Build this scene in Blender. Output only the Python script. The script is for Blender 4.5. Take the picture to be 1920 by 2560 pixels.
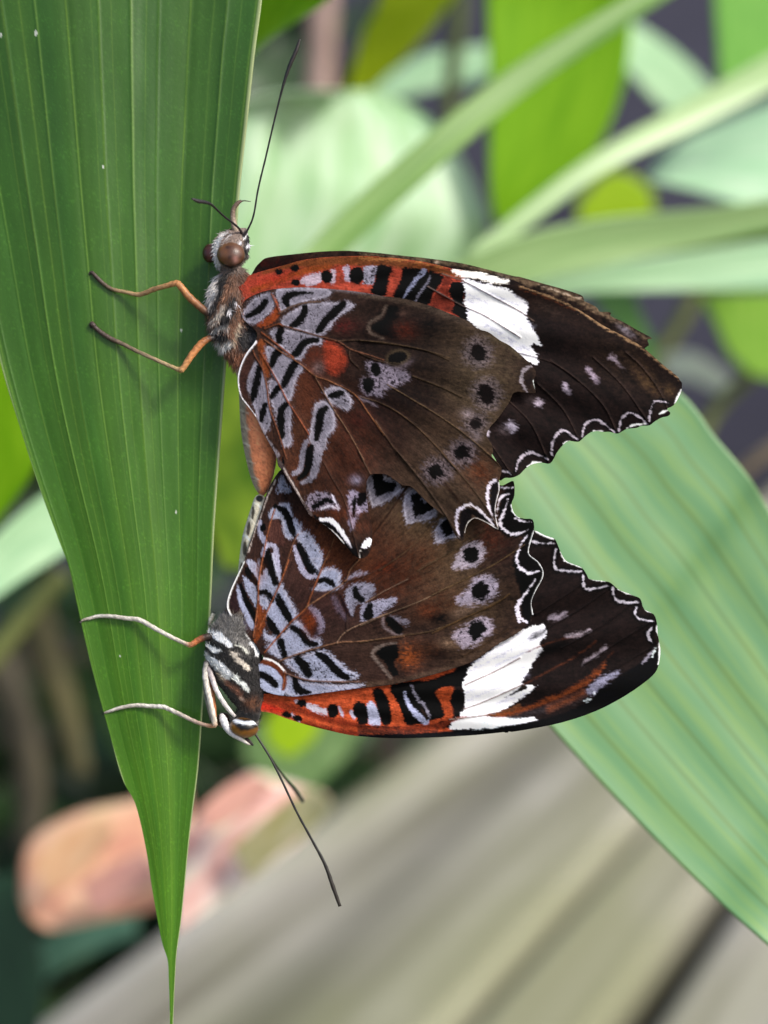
import bpy, math, random
import numpy as np
from mathutils import Vector

for o in list(bpy.data.objects):
    bpy.data.objects.remove(o)
S = bpy.context.scene
COL = S.collection
random.seed(4)
RNG = np.random.default_rng(7)

# ------------------------------------------------------------------ camera
FPX = 4000.0              # focal length in photo pixels (photo is 1920 x 2560)
D0 = 0.16                 # distance to the butterflies, metres
UNIT = D0 / FPX           # metres per photo pixel at that distance (0.04 mm)
PITCH = math.radians(13.7)
CAM = Vector((0.0, 0.0, 1.20))
RIGHT = Vector((1, 0, 0))
FWD = Vector((0, math.cos(PITCH), -math.sin(PITCH)))
UP = Vector((0, math.sin(PITCH), math.cos(PITCH)))

cam = bpy.data.cameras.new('camera')
cam_o = bpy.data.objects.new('camera', cam)
COL.objects.link(cam_o)
cam_o.location = CAM
cam_o.rotation_euler = (math.radians(90) - PITCH, 0, 0)
cam.sensor_fit = 'VERTICAL'
cam.sensor_height = 24
cam.sensor_width = 18
cam.lens = 24 * FPX / 2560
cam.clip_start = 0.005
cam.clip_end = 60
cam.dof.use_dof = True
cam.dof.focus_distance = D0 + 0.0012
cam.dof.aperture_fstop = 8.6
cam.dof.aperture_blades = 0
S.camera = cam_o
S.render.resolution_x = 768
S.render.resolution_y = 1024

# ------------------------------------------------------------------ light
sund = Vector((0.55, -0.38, 0.74)).normalized()
world = bpy.data.worlds.new('World')
S.world = world
world.use_nodes = True
wn = world.node_tree
bg = wn.nodes['Background']
sky = wn.nodes.new('ShaderNodeTexSky')
sky.sky_type = 'NISHITA'
sky.sun_disc = False
sky.sun_elevation = math.asin(sund.z)
sky.sun_rotation = math.atan2(sund.x, sund.y)
sky.air_density = 1.0
sky.dust_density = 3.5
sky.ozone_density = 0.6
wn.links.new(sky.outputs[0], bg.inputs[0])
bg.inputs[1].default_value = 0.15
sl = bpy.data.lights.new('sun', 'SUN')
sl.energy = 2.4
sl.angle = math.radians(12)
sl.color = (1.0, 0.96, 0.90)
sun_o = bpy.data.objects.new('sun', sl)
COL.objects.link(sun_o)
sun_o.rotation_euler = (-sund).to_track_quat('-Z', 'Y').to_euler()
sun_o.location = (0.4, -0.4, 2.5)
S.view_settings.view_transform = 'Standard'
S.view_settings.look = 'None'
S.view_settings.gamma = 1
S.view_settings.exposure = 0.7

# ------------------------------------------------------------------ helpers
CA = np.array(CAM); RA = np.array(RIGHT); FA = np.array(FWD); UA = np.array(UP)


def P(pts):
    """(px, py, depth) with depth in units of 0.04 mm behind the butterfly plane -> world."""
    a = np.asarray(pts, float).reshape(-1, 3)
    z = D0 + a[:, 2] * UNIT
    return (CA + z[:, None] * (((a[:, 0] - 960) / FPX)[:, None] * RA
            + ((1280 - a[:, 1]) / FPX)[:, None] * UA + FA))


def lin(c):
    c = np.asarray(c, float) / 255.0
    return np.where(c <= 0.04045, c / 12.92, ((c + 0.055) / 1.055) ** 2.4)


ALB = 0.80


def alb(c, k=1.0):
    return lin(c) * ALB * k


def make_obj(name, verts, faces, mat, parent=None, origin=None, cols=None, uvs=None, smooth=True):
    verts = np.asarray(verts, float)
    if origin is None:
        origin = Vector(parent['_org']) if parent is not None else Vector(verts.mean(axis=0))
    org = np.array(origin)
    me = bpy.data.meshes.new(name)
    v = (verts - org).astype(np.float32)
    me.vertices.add(len(v)); me.vertices.foreach_set('co', v.ravel())
    if isinstance(faces, np.ndarray):
        nf, k = faces.shape
        me.loops.add(nf * k); me.loops.foreach_set('vertex_index', faces.ravel().astype(np.int32))
        me.polygons.add(nf)
        me.polygons.foreach_set('loop_start', (np.arange(nf) * k).astype(np.int32))
    else:
        idx = np.array([i for f in faces for i in f], np.int32)
        tot = np.array([len(f) for f in faces], np.int32)
        me.loops.add(int(len(idx))); me.loops.foreach_set('vertex_index', idx)
        me.polygons.add(int(len(faces)))
        me.polygons.foreach_set('loop_start', (np.cumsum(tot) - tot).astype(np.int32))
    me.update(calc_edges=True)
    me.validate()
    if cols is not None:
        at = me.color_attributes.new('Col', 'FLOAT_COLOR', 'POINT')
        c4 = np.ones((len(v), 4), np.float32); c4[:, :3] = np.clip(cols, 0, 1)
        at.data.foreach_set('color', c4.ravel())
    if uvs is not None:
        li = np.zeros(len(me.loops), np.int32); me.loops.foreach_get('vertex_index', li)
        uv = me.uv_layers.new(name='UVMap')
        uv.data.foreach_set('uv', np.asarray(uvs, np.float32)[li].ravel())
    if smooth:
        me.polygons.foreach_set('use_smooth', np.ones(len(me.polygons), bool))
    me.materials.append(mat)
    o = bpy.data.objects.new(name, me)
    COL.objects.link(o)
    if parent is not None:
        o.parent = parent
        o.location = (0, 0, 0) if np.allclose(org, np.array(parent['_org'])) else Vector(org) - Vector(parent['_org'])
    else:
        o.location = Vector(org)
    o['_org'] = tuple(float(q) for q in org)
    return o


def tag(o, label=None, cat=None, group=None, kind=None):
    if label: o['label'] = label
    if cat: o['category'] = cat
    if group: o['group'] = group
    if kind: o['kind'] = kind
    return o


def empty(name, loc, label, cat, group=None):
    o = bpy.data.objects.new(name, None)
    o.empty_display_size = 0.01
    COL.objects.link(o)
    o.location = Vector(loc)
    o['_org'] = tuple(float(q) for q in loc)
    return tag(o, label, cat, group)


def nodes(mat):
    mat.use_nodes = True
    nt = mat.node_tree
    return nt, nt.nodes['Principled BSDF'], nt.nodes['Material Output']


def vmat(name, rough=0.65, spec=0.3, bump=0.0, bscale=5000, sheen=0.0, trans=0.0, coat=0.0, streak=None):
    """material for a surface whose pigment pattern is stored per vertex"""
    m = bpy.data.materials.new(name)
    nt, b, out = nodes(m)
    a = nt.nodes.new('ShaderNodeAttribute'); a.attribute_name = 'Col'
    nt.links.new(a.outputs['Color'], b.inputs['Base Color'])
    b.inputs['Roughness'].default_value = rough
    b.inputs['Specular IOR Level'].default_value = spec
    b.inputs['Sheen Weight'].default_value = sheen
    b.inputs['Coat Weight'].default_value = coat
    if bump:
        tc = nt.nodes.new('ShaderNodeTexCoord')
        n = nt.nodes.new('ShaderNodeTexNoise'); n.inputs['Scale'].default_value = bscale
        n.inputs['Detail'].default_value = 2
        nt.links.new(tc.outputs['Object'], n.inputs['Vector'])
        bp = nt.nodes.new('ShaderNodeBump'); bp.inputs['Strength'].default_value = bump
        bp.inputs['Distance'].default_value = 0.00005
        nt.links.new(n.outputs['Fac'], bp.inputs['Height'])
        nt.links.new(bp.outputs[0], b.inputs['Normal'])
    if trans:
        t = nt.nodes.new('ShaderNodeBsdfTranslucent')
        nt.links.new(a.outputs['Color'], t.inputs['Color'])
        mx = nt.nodes.new('ShaderNodeMixShader'); mx.inputs[0].default_value = trans
        nt.links.new(b.outputs[0], mx.inputs[1]); nt.links.new(t.outputs[0], mx.inputs[2])
        nt.links.new(mx.outputs[0], out.inputs[0])
    return m


# ---- noise
def _hash(i, j, s):
    h = (i * 374761393 + j * 668265263 + s * 974711) & 0xffffffff
    h = ((h ^ (h >> 13)) * 1274126177) & 0xffffffff
    return ((h ^ (h >> 16)) & 0xffff) / 65535.0


def vnoise(x, y, s=0):
    xi = np.floor(x).astype(np.int64); yi = np.floor(y).astype(np.int64)
    fx = x - xi; fy = y - yi
    fx = fx * fx * (3 - 2 * fx); fy = fy * fy * (3 - 2 * fy)
    a = _hash(xi, yi, s); b = _hash(xi + 1, yi, s); c = _hash(xi, yi + 1, s); d = _hash(xi + 1, yi + 1, s)
    return (a * (1 - fx) + b * fx) * (1 - fy) + (c * (1 - fx) + d * fx) * fy


def fbm(x, y, s=0, o=3):
    t = 0; a = 0.5; n = 0
    for k in range(o):
        t = t + a * vnoise(x * 2 ** k, y * 2 ** k, s + 17 * k); n += a; a *= 0.5
    return t / n


def catmull(p, sub=6, closed=False):
    p = np.asarray(p, float)
    if len(p) < 3 and not closed:
        t = np.linspace(0, 1, sub + 1)[:, None]
        return p[0] * (1 - t) + p[-1] * t
    n = len(p); out = []
    rng = n if closed else n - 1
    for i in range(rng):
        if closed:
            a, b, c, d = p[(i - 1) % n], p[i], p[(i + 1) % n], p[(i + 2) % n]
        else:
            a, b, c, d = p[max(i - 1, 0)], p[i], p[i + 1], p[min(i + 2, n - 1)]
        for k in range(sub):
            t = k / sub
            out.append(0.5 * ((2 * b) + (-a + c) * t + (2 * a - 5 * b + 4 * c - d) * t * t + (-a + 3 * b - 3 * c + d) * t ** 3))
    if not closed:
        out.append(p[-1])
    return np.array(out)


def inside(X, Y, poly):
    r = np.zeros(X.shape, bool)
    n = len(poly)
    for i in range(n):
        x0, y0 = poly[i]; x1, y1 = poly[(i + 1) % n]
        if y0 == y1: continue
        c = ((y0 > Y) != (y1 > Y))
        r ^= c & (X < (x1 - x0) * (Y - y0) / (y1 - y0) + x0)
    return r


def segdist(X, Y, line, closed=False, want=False):
    """distance to a polyline; returns (dist, param 0..1) or nearest points"""
    best = np.full(X.shape, 1e9); par = np.zeros(X.shape); bx = np.zeros(X.shape); by = np.zeros(X.shape)
    n = len(line); m = n if closed else n - 1
    for i in range(m):
        x0, y0 = line[i]; x1, y1 = line[(i + 1) % n]
        dx, dy = x1 - x0, y1 - y0
        L = dx * dx + dy * dy + 1e-12
        t = np.clip(((X - x0) * dx + (Y - y0) * dy) / L, 0, 1)
        qx = x0 + t * dx; qy = y0 + t * dy
        d = (X - qx) ** 2 + (Y - qy) ** 2
        k = d < best
        best = np.where(k, d, best); par = np.where(k, (i + t) / m, par)
        if want:
            bx = np.where(k, qx, bx); by = np.where(k, qy, by)
    if want: return bx, by
    return np.sqrt(best), par


REG = dict(F=(0, 0, .8641), A1=(560, 600, 4.1475), A2=(900, 600, 4.1475), A3=(1300, 620, 3.770), A4=(560, 850, 4.1475),
           A5=(900, 850, 4.1475), B1=(1200, 900, 3.0722), B2=(560, 1130, 4.1475), B3=(900, 1130, 4.1475),
           B4=(1200, 1180, 3.456), B5=(500, 1500, 4.1475), C1=(620, 1400, 4.1475), C2=(900, 1500, 4.1475),
           C3=(1200, 1500, 3.456), C4=(460, 460, 4.917), C5=(180, 640, 4.1475), C6=(180, 1500, 4.1475),
           D1=(490, 1560, 6.9125), D2=(540, 1130, 4.7056), E1=(1080, 1400, 5.184), E2=(560, 1400, 6.9125),
           G1=(0, 0, 2.37), G3=(0, 900, 2.765), G4=(200, 1700, 2.37), H3=(600, 0, 1.2568), H4=(0, 1200, 1.6266),
           H5=(500, 1780, 1.1683), H6=(1300, 700, 1.8435), S=(0, 0, 1.0))


def R(r, pts):
    ox, oy, s = REG[r]
    return [(ox + p[0] / s, oy + p[1] / s) for p in pts]


# ------------------------------------------------------------------ pigment canvas
class Canvas:
    def __init__(self, X, Y, base, focus=None):
        self.X = X; self.Y = Y
        self.c = np.tile(alb(base), (len(X), 1))
        self.h = np.zeros(len(X))
        self.r = 'S'
        f = focus or (0, 0)
        # radial frame of the scales, so that pigment borders fray along the scale rows
        dx = X - f[0]; dy = Y - f[1]
        rad = np.hypot(dx, dy); th = np.arctan2(dy, dx)
        self.rad = rad; self.th = th
        self.fray = vnoise(th * 230, rad / 11, 3) - 0.5
        self.fine = vnoise(X / 2.6, Y / 2.6, 5) - 0.5
        self.wh = RNG.random(len(X))

    def z(self, r): self.r = r; return self

    def _t(self, pts):
        return np.array(R(self.r, pts))

    def _s(self): return REG[self.r][2]

    def _blend(self, idx, a, col, speck=0.0, speckcol=(40, 32, 40)):
        c = alb(col)
        jit = 1 + 0.22 * (self.wh[idx] - 0.5)
        c = c[None, :] * jit[:, None]
        if speck:
            n = vnoise(self.X[idx] / 4.2, self.Y[idx] / 4.2, 29) * 0.6 + vnoise(self.X[idx] / 2.3, self.Y[idx] / 2.3, 31) * 0.4
            k = np.clip((n - (1 - speck)) * 7, 0, 0.85)[:, None]
            c = c * (1 - k) + alb(speckcol) * k
        a = a[:, None]
        self.c[idx] = self.c[idx] * (1 - a) + c * a

    def _apply(self, sd, idx, col, soft, jag, alpha, speck):
        j = jag * (1.5 * self.fray[idx] + 0.7 * self.fine[idx])
        a = np.clip(0.5 - (sd + j) / max(soft, .5), 0, 1) * alpha
        self._blend(idx, a, col, speck)

    def poly(self, pts, col, soft=3.0, jag=4.0, alpha=1.0, speck=0.0, smooth=True, grow=0.0):
        p = self._t(pts)
        if smooth: p = catmull(p, 4, True)
        m = soft + jag * 1.5 + grow + 2
        idx = np.nonzero((self.X > p[:, 0].min() - m) & (self.X < p[:, 0].max() + m) & (self.Y > p[:, 1].min() - m) & (self.Y < p[:, 1].max() + m))[0]
        if len(idx) == 0: return
        X = self.X[idx]; Y = self.Y[idx]
        d, _ = segdist(X, Y, p, True)
        sd = np.where(inside(X, Y, p), -d, d) - grow
        lav = tuple(col) in (LAV, LAVB)
        self._apply(sd, idx, col, soft + (4 if lav else 0), jag + (4.5 if lav else 0), alpha, speck)
        if lav:
            j = 3 * self.fray[idx]
            a = np.exp(-((sd + 3.6 + j) / 3.0) ** 2) * alpha * .4 * (sd + j < 0)
            self._blend(idx, a, (186, 182, 196))

    def stroke(self, pts, w, col, soft=3.0, jag=3.5, alpha=1.0, speck=0.0, ridge=0.0):
        p = catmull(self._t(pts), 4)
        ws = np.atleast_1d(np.array(w, float)) / self._s() / 2
        m = ws.max() + soft + jag * 1.5 + 2
        idx = np.nonzero((self.X > p[:, 0].min() - m) & (self.X < p[:, 0].max() + m) & (self.Y > p[:, 1].min() - m) & (self.Y < p[:, 1].max() + m))[0]
        if len(idx) == 0: return
        d, t = segdist(self.X[idx], self.Y[idx], p)
        wd = np.interp(t, np.linspace(0, 1, len(ws)), ws) if len(ws) > 1 else ws[0]
        if ridge:
            self.h[idx] += ridge * np.exp(-(d / (wd + 1.2)) ** 2)
        self._apply(d - wd, idx, col, soft, jag, alpha, speck)

    def vein(self, pts, w=2.6, col=(128, 84, 62), alpha=0.85):
        s = self._s()
        self.stroke(pts, (w + 1.0) * s, (30, 18, 16), soft=3, jag=0.5, alpha=0.35)
        self.stroke(pts, w * s, col, soft=1.6, jag=0.6, alpha=alpha, ridge=2.6)

    def spot(self, x, y, rx, ry, col, ang=0, soft=2.5, jag=3.5, alpha=1.0, speck=0.0):
        t = np.linspace(0, 2 * math.pi, 14, endpoint=False); a = math.radians(ang)
        pts = [(x + rx * math.cos(q) * math.cos(a) - ry * math.sin(q) * math.sin(a),
                y + rx * math.cos(q) * math.sin(a) + ry * math.sin(q) * math.cos(a)) for q in t]
        self.poly(pts, col, soft, jag, alpha, speck)

    def blob(self, x, y, rx, ry, col, alpha=0.8, ang=0, grain=0.5):
        (x, y), = self._t([(x, y)]); s = self._s(); rx /= s; ry /= s
        a = math.radians(ang)
        dx = self.X - x; dy = self.Y - y
        u = (dx * math.cos(a) + dy * math.sin(a)) / rx; v = (-dx * math.sin(a) + dy * math.cos(a)) / ry
        q = u * u + v * v
        idx = np.nonzero(q < 6)[0]
        if len(idx) == 0: return
        n = vnoise(self.th[idx] * 300, self.rad[idx] / 9, 41)
        n2 = vnoise(self.X[idx] / 6, self.Y[idx] / 6, 43)
        k = np.exp(-q[idx]) * alpha
        k = np.clip(k * (1 + grain * ((n + n2) - 1) * 1.6), 0, 1)
        self._blend(idx, k, col)

    def grainy(self, amt=0.22, gam=1.5, sat=1.04):
        amt *= 1.35
        n = vnoise(self.th * 340, self.rad / 7, 51) - 0.5
        n2 = vnoise(self.X / 2.4, self.Y / 2.4, 52) - 0.5
        n3 = fbm(self.X / 40, self.Y / 40, 53) - 0.5
        n4 = fbm(self.X / 14, self.Y / 14, 57) - 0.5
        n5 = vnoise(self.th * 90, self.rad / 60, 58) - 0.5
        amt = amt * (1 - .75 * np.clip(self.c[:, 1] / .5, 0, 1))
        self.c *= np.clip(1 + amt * (1.5 * n + 1.3 * n2 + 1.0 * n3 + 1.6 * n4 + 1.0 * n5), 0.25, 2)[:, None]
        W = np.array([.3, .59, .11])
        lum = np.clip(self.c @ W, 1e-4, 1)[:, None]
        self.c = self.c * (lum / 0.27) ** (gam - 1)
        lum = (self.c @ W)[:, None]
        self.c = np.clip(lum + (self.c - lum) * sat, 0.0005, 1) * .86
        self.c = np.minimum(self.c, .70)


LAV = (136, 131, 144); LAVB = (148, 152, 174); BLK = (7, 4, 7); WHT = (236, 236, 246)
RUST = (120, 58, 36); OLV = (92, 78, 62)


def build_wing(name, outline, base, paint, depth, mat, parent, focus, step=2.0, thick=1.0, label=None):
    poly = np.asarray(outline, float)
    x0, y0 = poly.min(axis=0) - step * 2; x1, y1 = poly.max(axis=0) + step * 2
    xs = np.arange(x0, x1, step); ys = np.arange(y0, y1, step)
    GX, GY = np.meshgrid(xs, ys)
    ny, nx = GX.shape
    X = GX.ravel(); Y = GY.ravel()
    ins = inside(X, Y, poly)
    I = ins.reshape(ny, nx)
    q = I[:-1, :-1].astype(int) + I[1:, :-1] + I[:-1, 1:] + I[1:, 1:]
    qi, qj = np.nonzero(q >= 1)
    a = qi * nx + qj
    F = np.stack([a, a + nx, a + nx + 1, a + 1], axis=1)
    used = np.unique(F)
    remap = -np.ones(len(X), np.int64); remap[used] = np.arange(len(used))
    F = remap[F]
    X = X[used]; Y = Y[used]; ins = ins[used]
    out = ~ins
    bx, by = segdist(X[out], Y[out], poly, True, True)
    X[out] = bx; Y[out] = by
    c = Canvas(X, Y, base, focus)
    paint(c)
    dd = depth(X, Y) - c.h
    o = make_obj(name, P(np.stack([X, Y, dd], axis=1)), F, mat, parent, cols=c.c)
    if thick:
        md = o.modifiers.new('thickness', 'SOLIDIFY'); md.thickness = thick * UNIT; md.offset = -1 
        md.use_quality_normals = False
    if label: o['label'] = label
    return o


def tube(name, pts, rad, cols, mat, parent, seg=12, sub=8, squash=1.0, jit=0.25, spines=False):
    p = catmull(pts, sub); n = len(p)
    t = np.linspace(0, 1, n)
    r = np.interp(t, np.linspace(0, 1, len(rad)), rad)
    cc = np.array([alb(k) for k in cols]); ct = np.linspace(0, 1, len(cols))
    C = np.stack([np.interp(t, ct, cc[:, k]) for k in range(3)], axis=1)
    V = []; VC = []
    pr = None
    for i in range(n):
        tg = p[min(i + 1, n - 1)] - p[max(i - 1, 0)]
        tg = tg / (np.linalg.norm(tg) + 1e-9)
        a = np.cross(tg, (0, 0, 1.0)); a /= np.linalg.norm(a) + 1e-9
        b = np.cross(tg, a)
        for k in range(seg):
            ph = 2 * math.pi * k / seg
            rr = r[i] * (1 + 0.06 * math.sin(i * 1.7 + k))
            V.append(p[i] + a * math.cos(ph) * rr + b * math.sin(ph) * rr * squash)
            VC.append(C[i] * (1 + jit * (RNG.random() - 0.5) * 2))
    F = []
    for i in range(n - 1):
        for k in range(seg):
            F.append((i * seg + k, i * seg + (k + 1) % seg, (i + 1) * seg + (k + 1) % seg, (i + 1) * seg + k))
    F.append(tuple(range(seg))[::-1]); F.append(tuple((n - 1) * seg + k for k in range(seg)))
    if spines:
        for i in range(6, n - 1):
            for _ in range(3):
                tg = p[i + 1] - p[i - 1]; tg /= np.linalg.norm(tg) + 1e-9
                a = np.cross(tg, (0, 0, 1.0)); a /= np.linalg.norm(a) + 1e-9
                b = np.cross(tg, a); f = RNG.random() * 6.283
                nn = a * math.cos(f) + b * math.sin(f)
                root = p[i] + nn * r[i] * .9; L = 3.0 + 4 * RNG.random()
                tip = root + (nn * .55 + tg * .8) * L; sd_ = np.cross(nn, tg) * .55
                q = len(V); V += [root - sd_, root + sd_, tip]; VC += [C[i] * .8] * 3; F.append((q, q + 1, q + 2))
        tg = p[-1] - p[-3]; tg /= np.linalg.norm(tg) + 1e-9
        for sgn in (-1, 1):
            a = np.cross(tg, (0, 0, 1.0)) * sgn
            q = len(V); e = p[-1]
            V += [e - a * .6, e + a * 1.4, e + a * 4 + tg * 4, e + a * 4.5 + tg * 7 + np.array((0, 0, 3.0)), e + a * 1.2 + tg * 3]
            VC += [alb((24, 18, 18))] * 5; F += [(q, q + 1, q + 2, q + 4), (q + 4, q + 2, q + 3)]
    return make_obj(name, P(V), F, mat, parent, cols=np.array(VC))


def loft(spine, seg=72, sub=14):
    """spine rows: px, py, depth, half width, half depth"""
    p = catmull(spine, sub); n = len(p)
    V = np.zeros((n, seg, 3)); N = np.zeros((n, seg, 3)); T = np.zeros((n, seg, 3))
    for i in range(n):
        tg = p[min(i + 1, n - 1), :2] - p[max(i - 1, 0), :2]
        tg /= np.linalg.norm(tg) + 1e-9
        a = np.array([-tg[1], tg[0]])
        for k in range(seg):
            ph = 2 * math.pi * k / seg
            ca, sa = math.cos(ph), math.sin(ph)
            V[i, k] = (p[i, 0] + a[0] * ca * max(p[i, 3], .5), p[i, 1] + a[1] * ca * max(p[i, 3], .5), p[i, 2] - sa * max(p[i, 4], .5))
            N[i, k] = (a[0] * ca, a[1] * ca, -sa)
            T[i, k] = (tg[0], tg[1], 0)
    return V, N, T


def loft_faces(n, seg):
    F = []
    for i in range(n - 1):
        for k in range(seg):
            F.append((i * seg + k, (i + 1) * seg + k, (i + 1) * seg + (k + 1) % seg, i * seg + (k + 1) % seg))
    F.append(tuple(range(seg))); F.append(tuple((n - 1) * seg + k for k in range(seg))[::-1])
    return F


def fur(name, V, N, T, paint, base, rows, count, length, mat, parent, back=1.0, lift=0.5, width=0.9):
    n, seg, _ = V.shape
    i0, i1 = rows
    ii = RNG.integers(int(i0 * n), max(int(i1 * n), int(i0 * n) + 1), count); kk = RNG.integers(0, seg, count)
    root = V[ii, kk]; nn = N[ii, kk]; tt = T[ii, kk] * back
    L = length * (0.55 + 0.9 * RNG.random(count))[:, None]
    rnd = RNG.normal(0, 0.28, (count, 3))
    d1 = nn * lift + tt * (1 - lift) + rnd
    d1 /= np.linalg.norm(d1, axis=1)[:, None]
    d2 = d1 * 0.6 + tt * 0.5 + rnd * 0.6
    d2 /= np.linalg.norm(d2, axis=1)[:, None]
    mid = root + d1 * L * 0.5; tip = mid + d2 * L * 0.5
    side = np.cross(d1, RNG.normal(0, 1, (count, 3)) + (0, 0, 2.0)); side /= np.linalg.norm(side, axis=1)[:, None] + 1e-9
    w = width * (0.6 + 0.8 * RNG.random(count))[:, None]
    pts = np.stack([root - side * w, root + side * w, mid + side * w * .75, mid - side * w * .75, tip], axis=1)
    c = Canvas(root[:, 0].copy(), root[:, 1].copy(), base)
    paint(c)
    cc = c.c * (0.8 + 0.6 * RNG.random(count))[:, None]
    cc = np.repeat(cc, 5, axis=0)
    F = []
    for q in range(count):
        b = q * 5
        F.append((b, b + 1, b + 2, b + 3)); F.append((b + 3, b + 2, b + 4))
    return make_obj(name, P(pts.reshape(-1, 3)), F, mat, parent, cols=cc)


M_wing = vmat('wing_scales', rough=0.8, spec=0.08, bump=0.35, bscale=4200, sheen=0.0, trans=0.03)
M_body = vmat('body_chitin', rough=0.6, spec=0.3, bump=0.5, bscale=2500, sheen=0.15)
M_fur = vmat('body_hair', rough=0.55, spec=0.35, sheen=0.2)
M_leg = vmat('leg_scales', rough=0.5, spec=0.4, bump=0.5, bscale=5000)
M_ant = vmat('antenna_skin', rough=0.4, spec=0.4)
M_eye = vmat('compound_eye', rough=0.36, spec=0.45, bump=0.5, bscale=9000, coat=0.0)

BL = 116.0    # mean depth of the long leaf blade
# the in-focus blade the butterflies hold
BR = [(690, -420), (668, -160), (654, 0), (637, 127), (618, 300), (599, 472), (582, 690), (565, 900), (553, 1063), (535, 1316), (524, 1544), (510, 1700), (495, 1911), (474, 2080), (453, 2290), (441, 2380), (437, 2440), (434, 2500), (431, 2570)]
BLf = [(-300, -420), (-240, -160), (-190, 0), (-160, 150), (-120, 330), (-80, 520), (-40, 700), (0, 903), (54, 1081), (98, 1218), (145, 1345), (174, 1424), (195, 1522), (231, 1677), (272, 1827), (305, 1945), (339, 2012), (365, 2122), (381, 2227), (404, 2350), (419, 2400), (422, 2450), (424, 2510), (425, 2570)]
PL = [0.035, 0.13, 0.235, 0.33, 0.425, 0.52, 0.615, 0.70, 0.795, 0.90]


def blade_cols(pts, UV):
    u = UV[:, 0]; v = UV[:, 1]
    y = pts[:, 1]
    top = alb((58, 98, 31)); bot = alb((76, 124, 25))
    k = np.clip((y - 300) / 1900, 0, 1)[:, None]
    c = top * (1 - k) + bot * k  # light and gloss put into the colour, brighter towards the tip
    n = vnoise(u * 34, v * 2, 61); n2 = vnoise(u * 160, v * 30, 62); n3 = fbm(pts[:, 0] / 60, y / 140, 63)
    n4 = vnoise(u * 14, v * 1.2, 66)
    c = c * (1 + .09 * (n - .5) + .06 * (n2 - .5) + .26 * (n3 - .5) + .15 * (n4 - .5))[:, None]
    c[:, 0] *= 1 + .22 * (n4 - .5)
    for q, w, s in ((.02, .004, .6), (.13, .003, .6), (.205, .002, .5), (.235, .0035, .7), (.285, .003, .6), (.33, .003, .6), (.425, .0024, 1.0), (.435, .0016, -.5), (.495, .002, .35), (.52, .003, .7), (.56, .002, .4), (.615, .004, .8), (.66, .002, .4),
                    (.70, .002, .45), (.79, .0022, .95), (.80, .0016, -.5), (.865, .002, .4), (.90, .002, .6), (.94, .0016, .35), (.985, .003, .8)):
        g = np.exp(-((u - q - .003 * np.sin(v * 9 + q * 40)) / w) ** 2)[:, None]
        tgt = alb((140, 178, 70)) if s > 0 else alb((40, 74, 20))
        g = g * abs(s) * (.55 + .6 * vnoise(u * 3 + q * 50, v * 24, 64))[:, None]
        c = c * (1 - g * .42) + tgt * g * .42  # ribs, with the white sheen along the folds painted in as lines
    # pale stomata dust
    d = vnoise(pts[:, 0] / 3.2, y / 3.8, 65)
    c = c * (1 + .5 * np.clip((d - .72) * 3, 0, 1))[:, None]
    for (x0, y0, r) in ((90, 83, 4), (258, 417, 2), (453, 826, 2.2), (2, 88, 3), (300, 1640, 1.8), (440, 1280, 1.8)):
        c[((pts[:, 0] - x0) ** 2 / 1 + (y - y0) ** 2 / 3) < r * r] = alb((214, 220, 206))
    # pale margin
    g = np.clip((u - .988) / .008, 0, 1)[:, None] * .75 + np.clip((.010 - u) / .008, 0, 1)[:, None] * .4
    c = c * (1 - g) + alb((196, 208, 150)) * g
    return c


M_blade = vmat('leaf_cuticle', rough=0.38, spec=0.34, bump=0.35, bscale=2600, trans=0.22)


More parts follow.
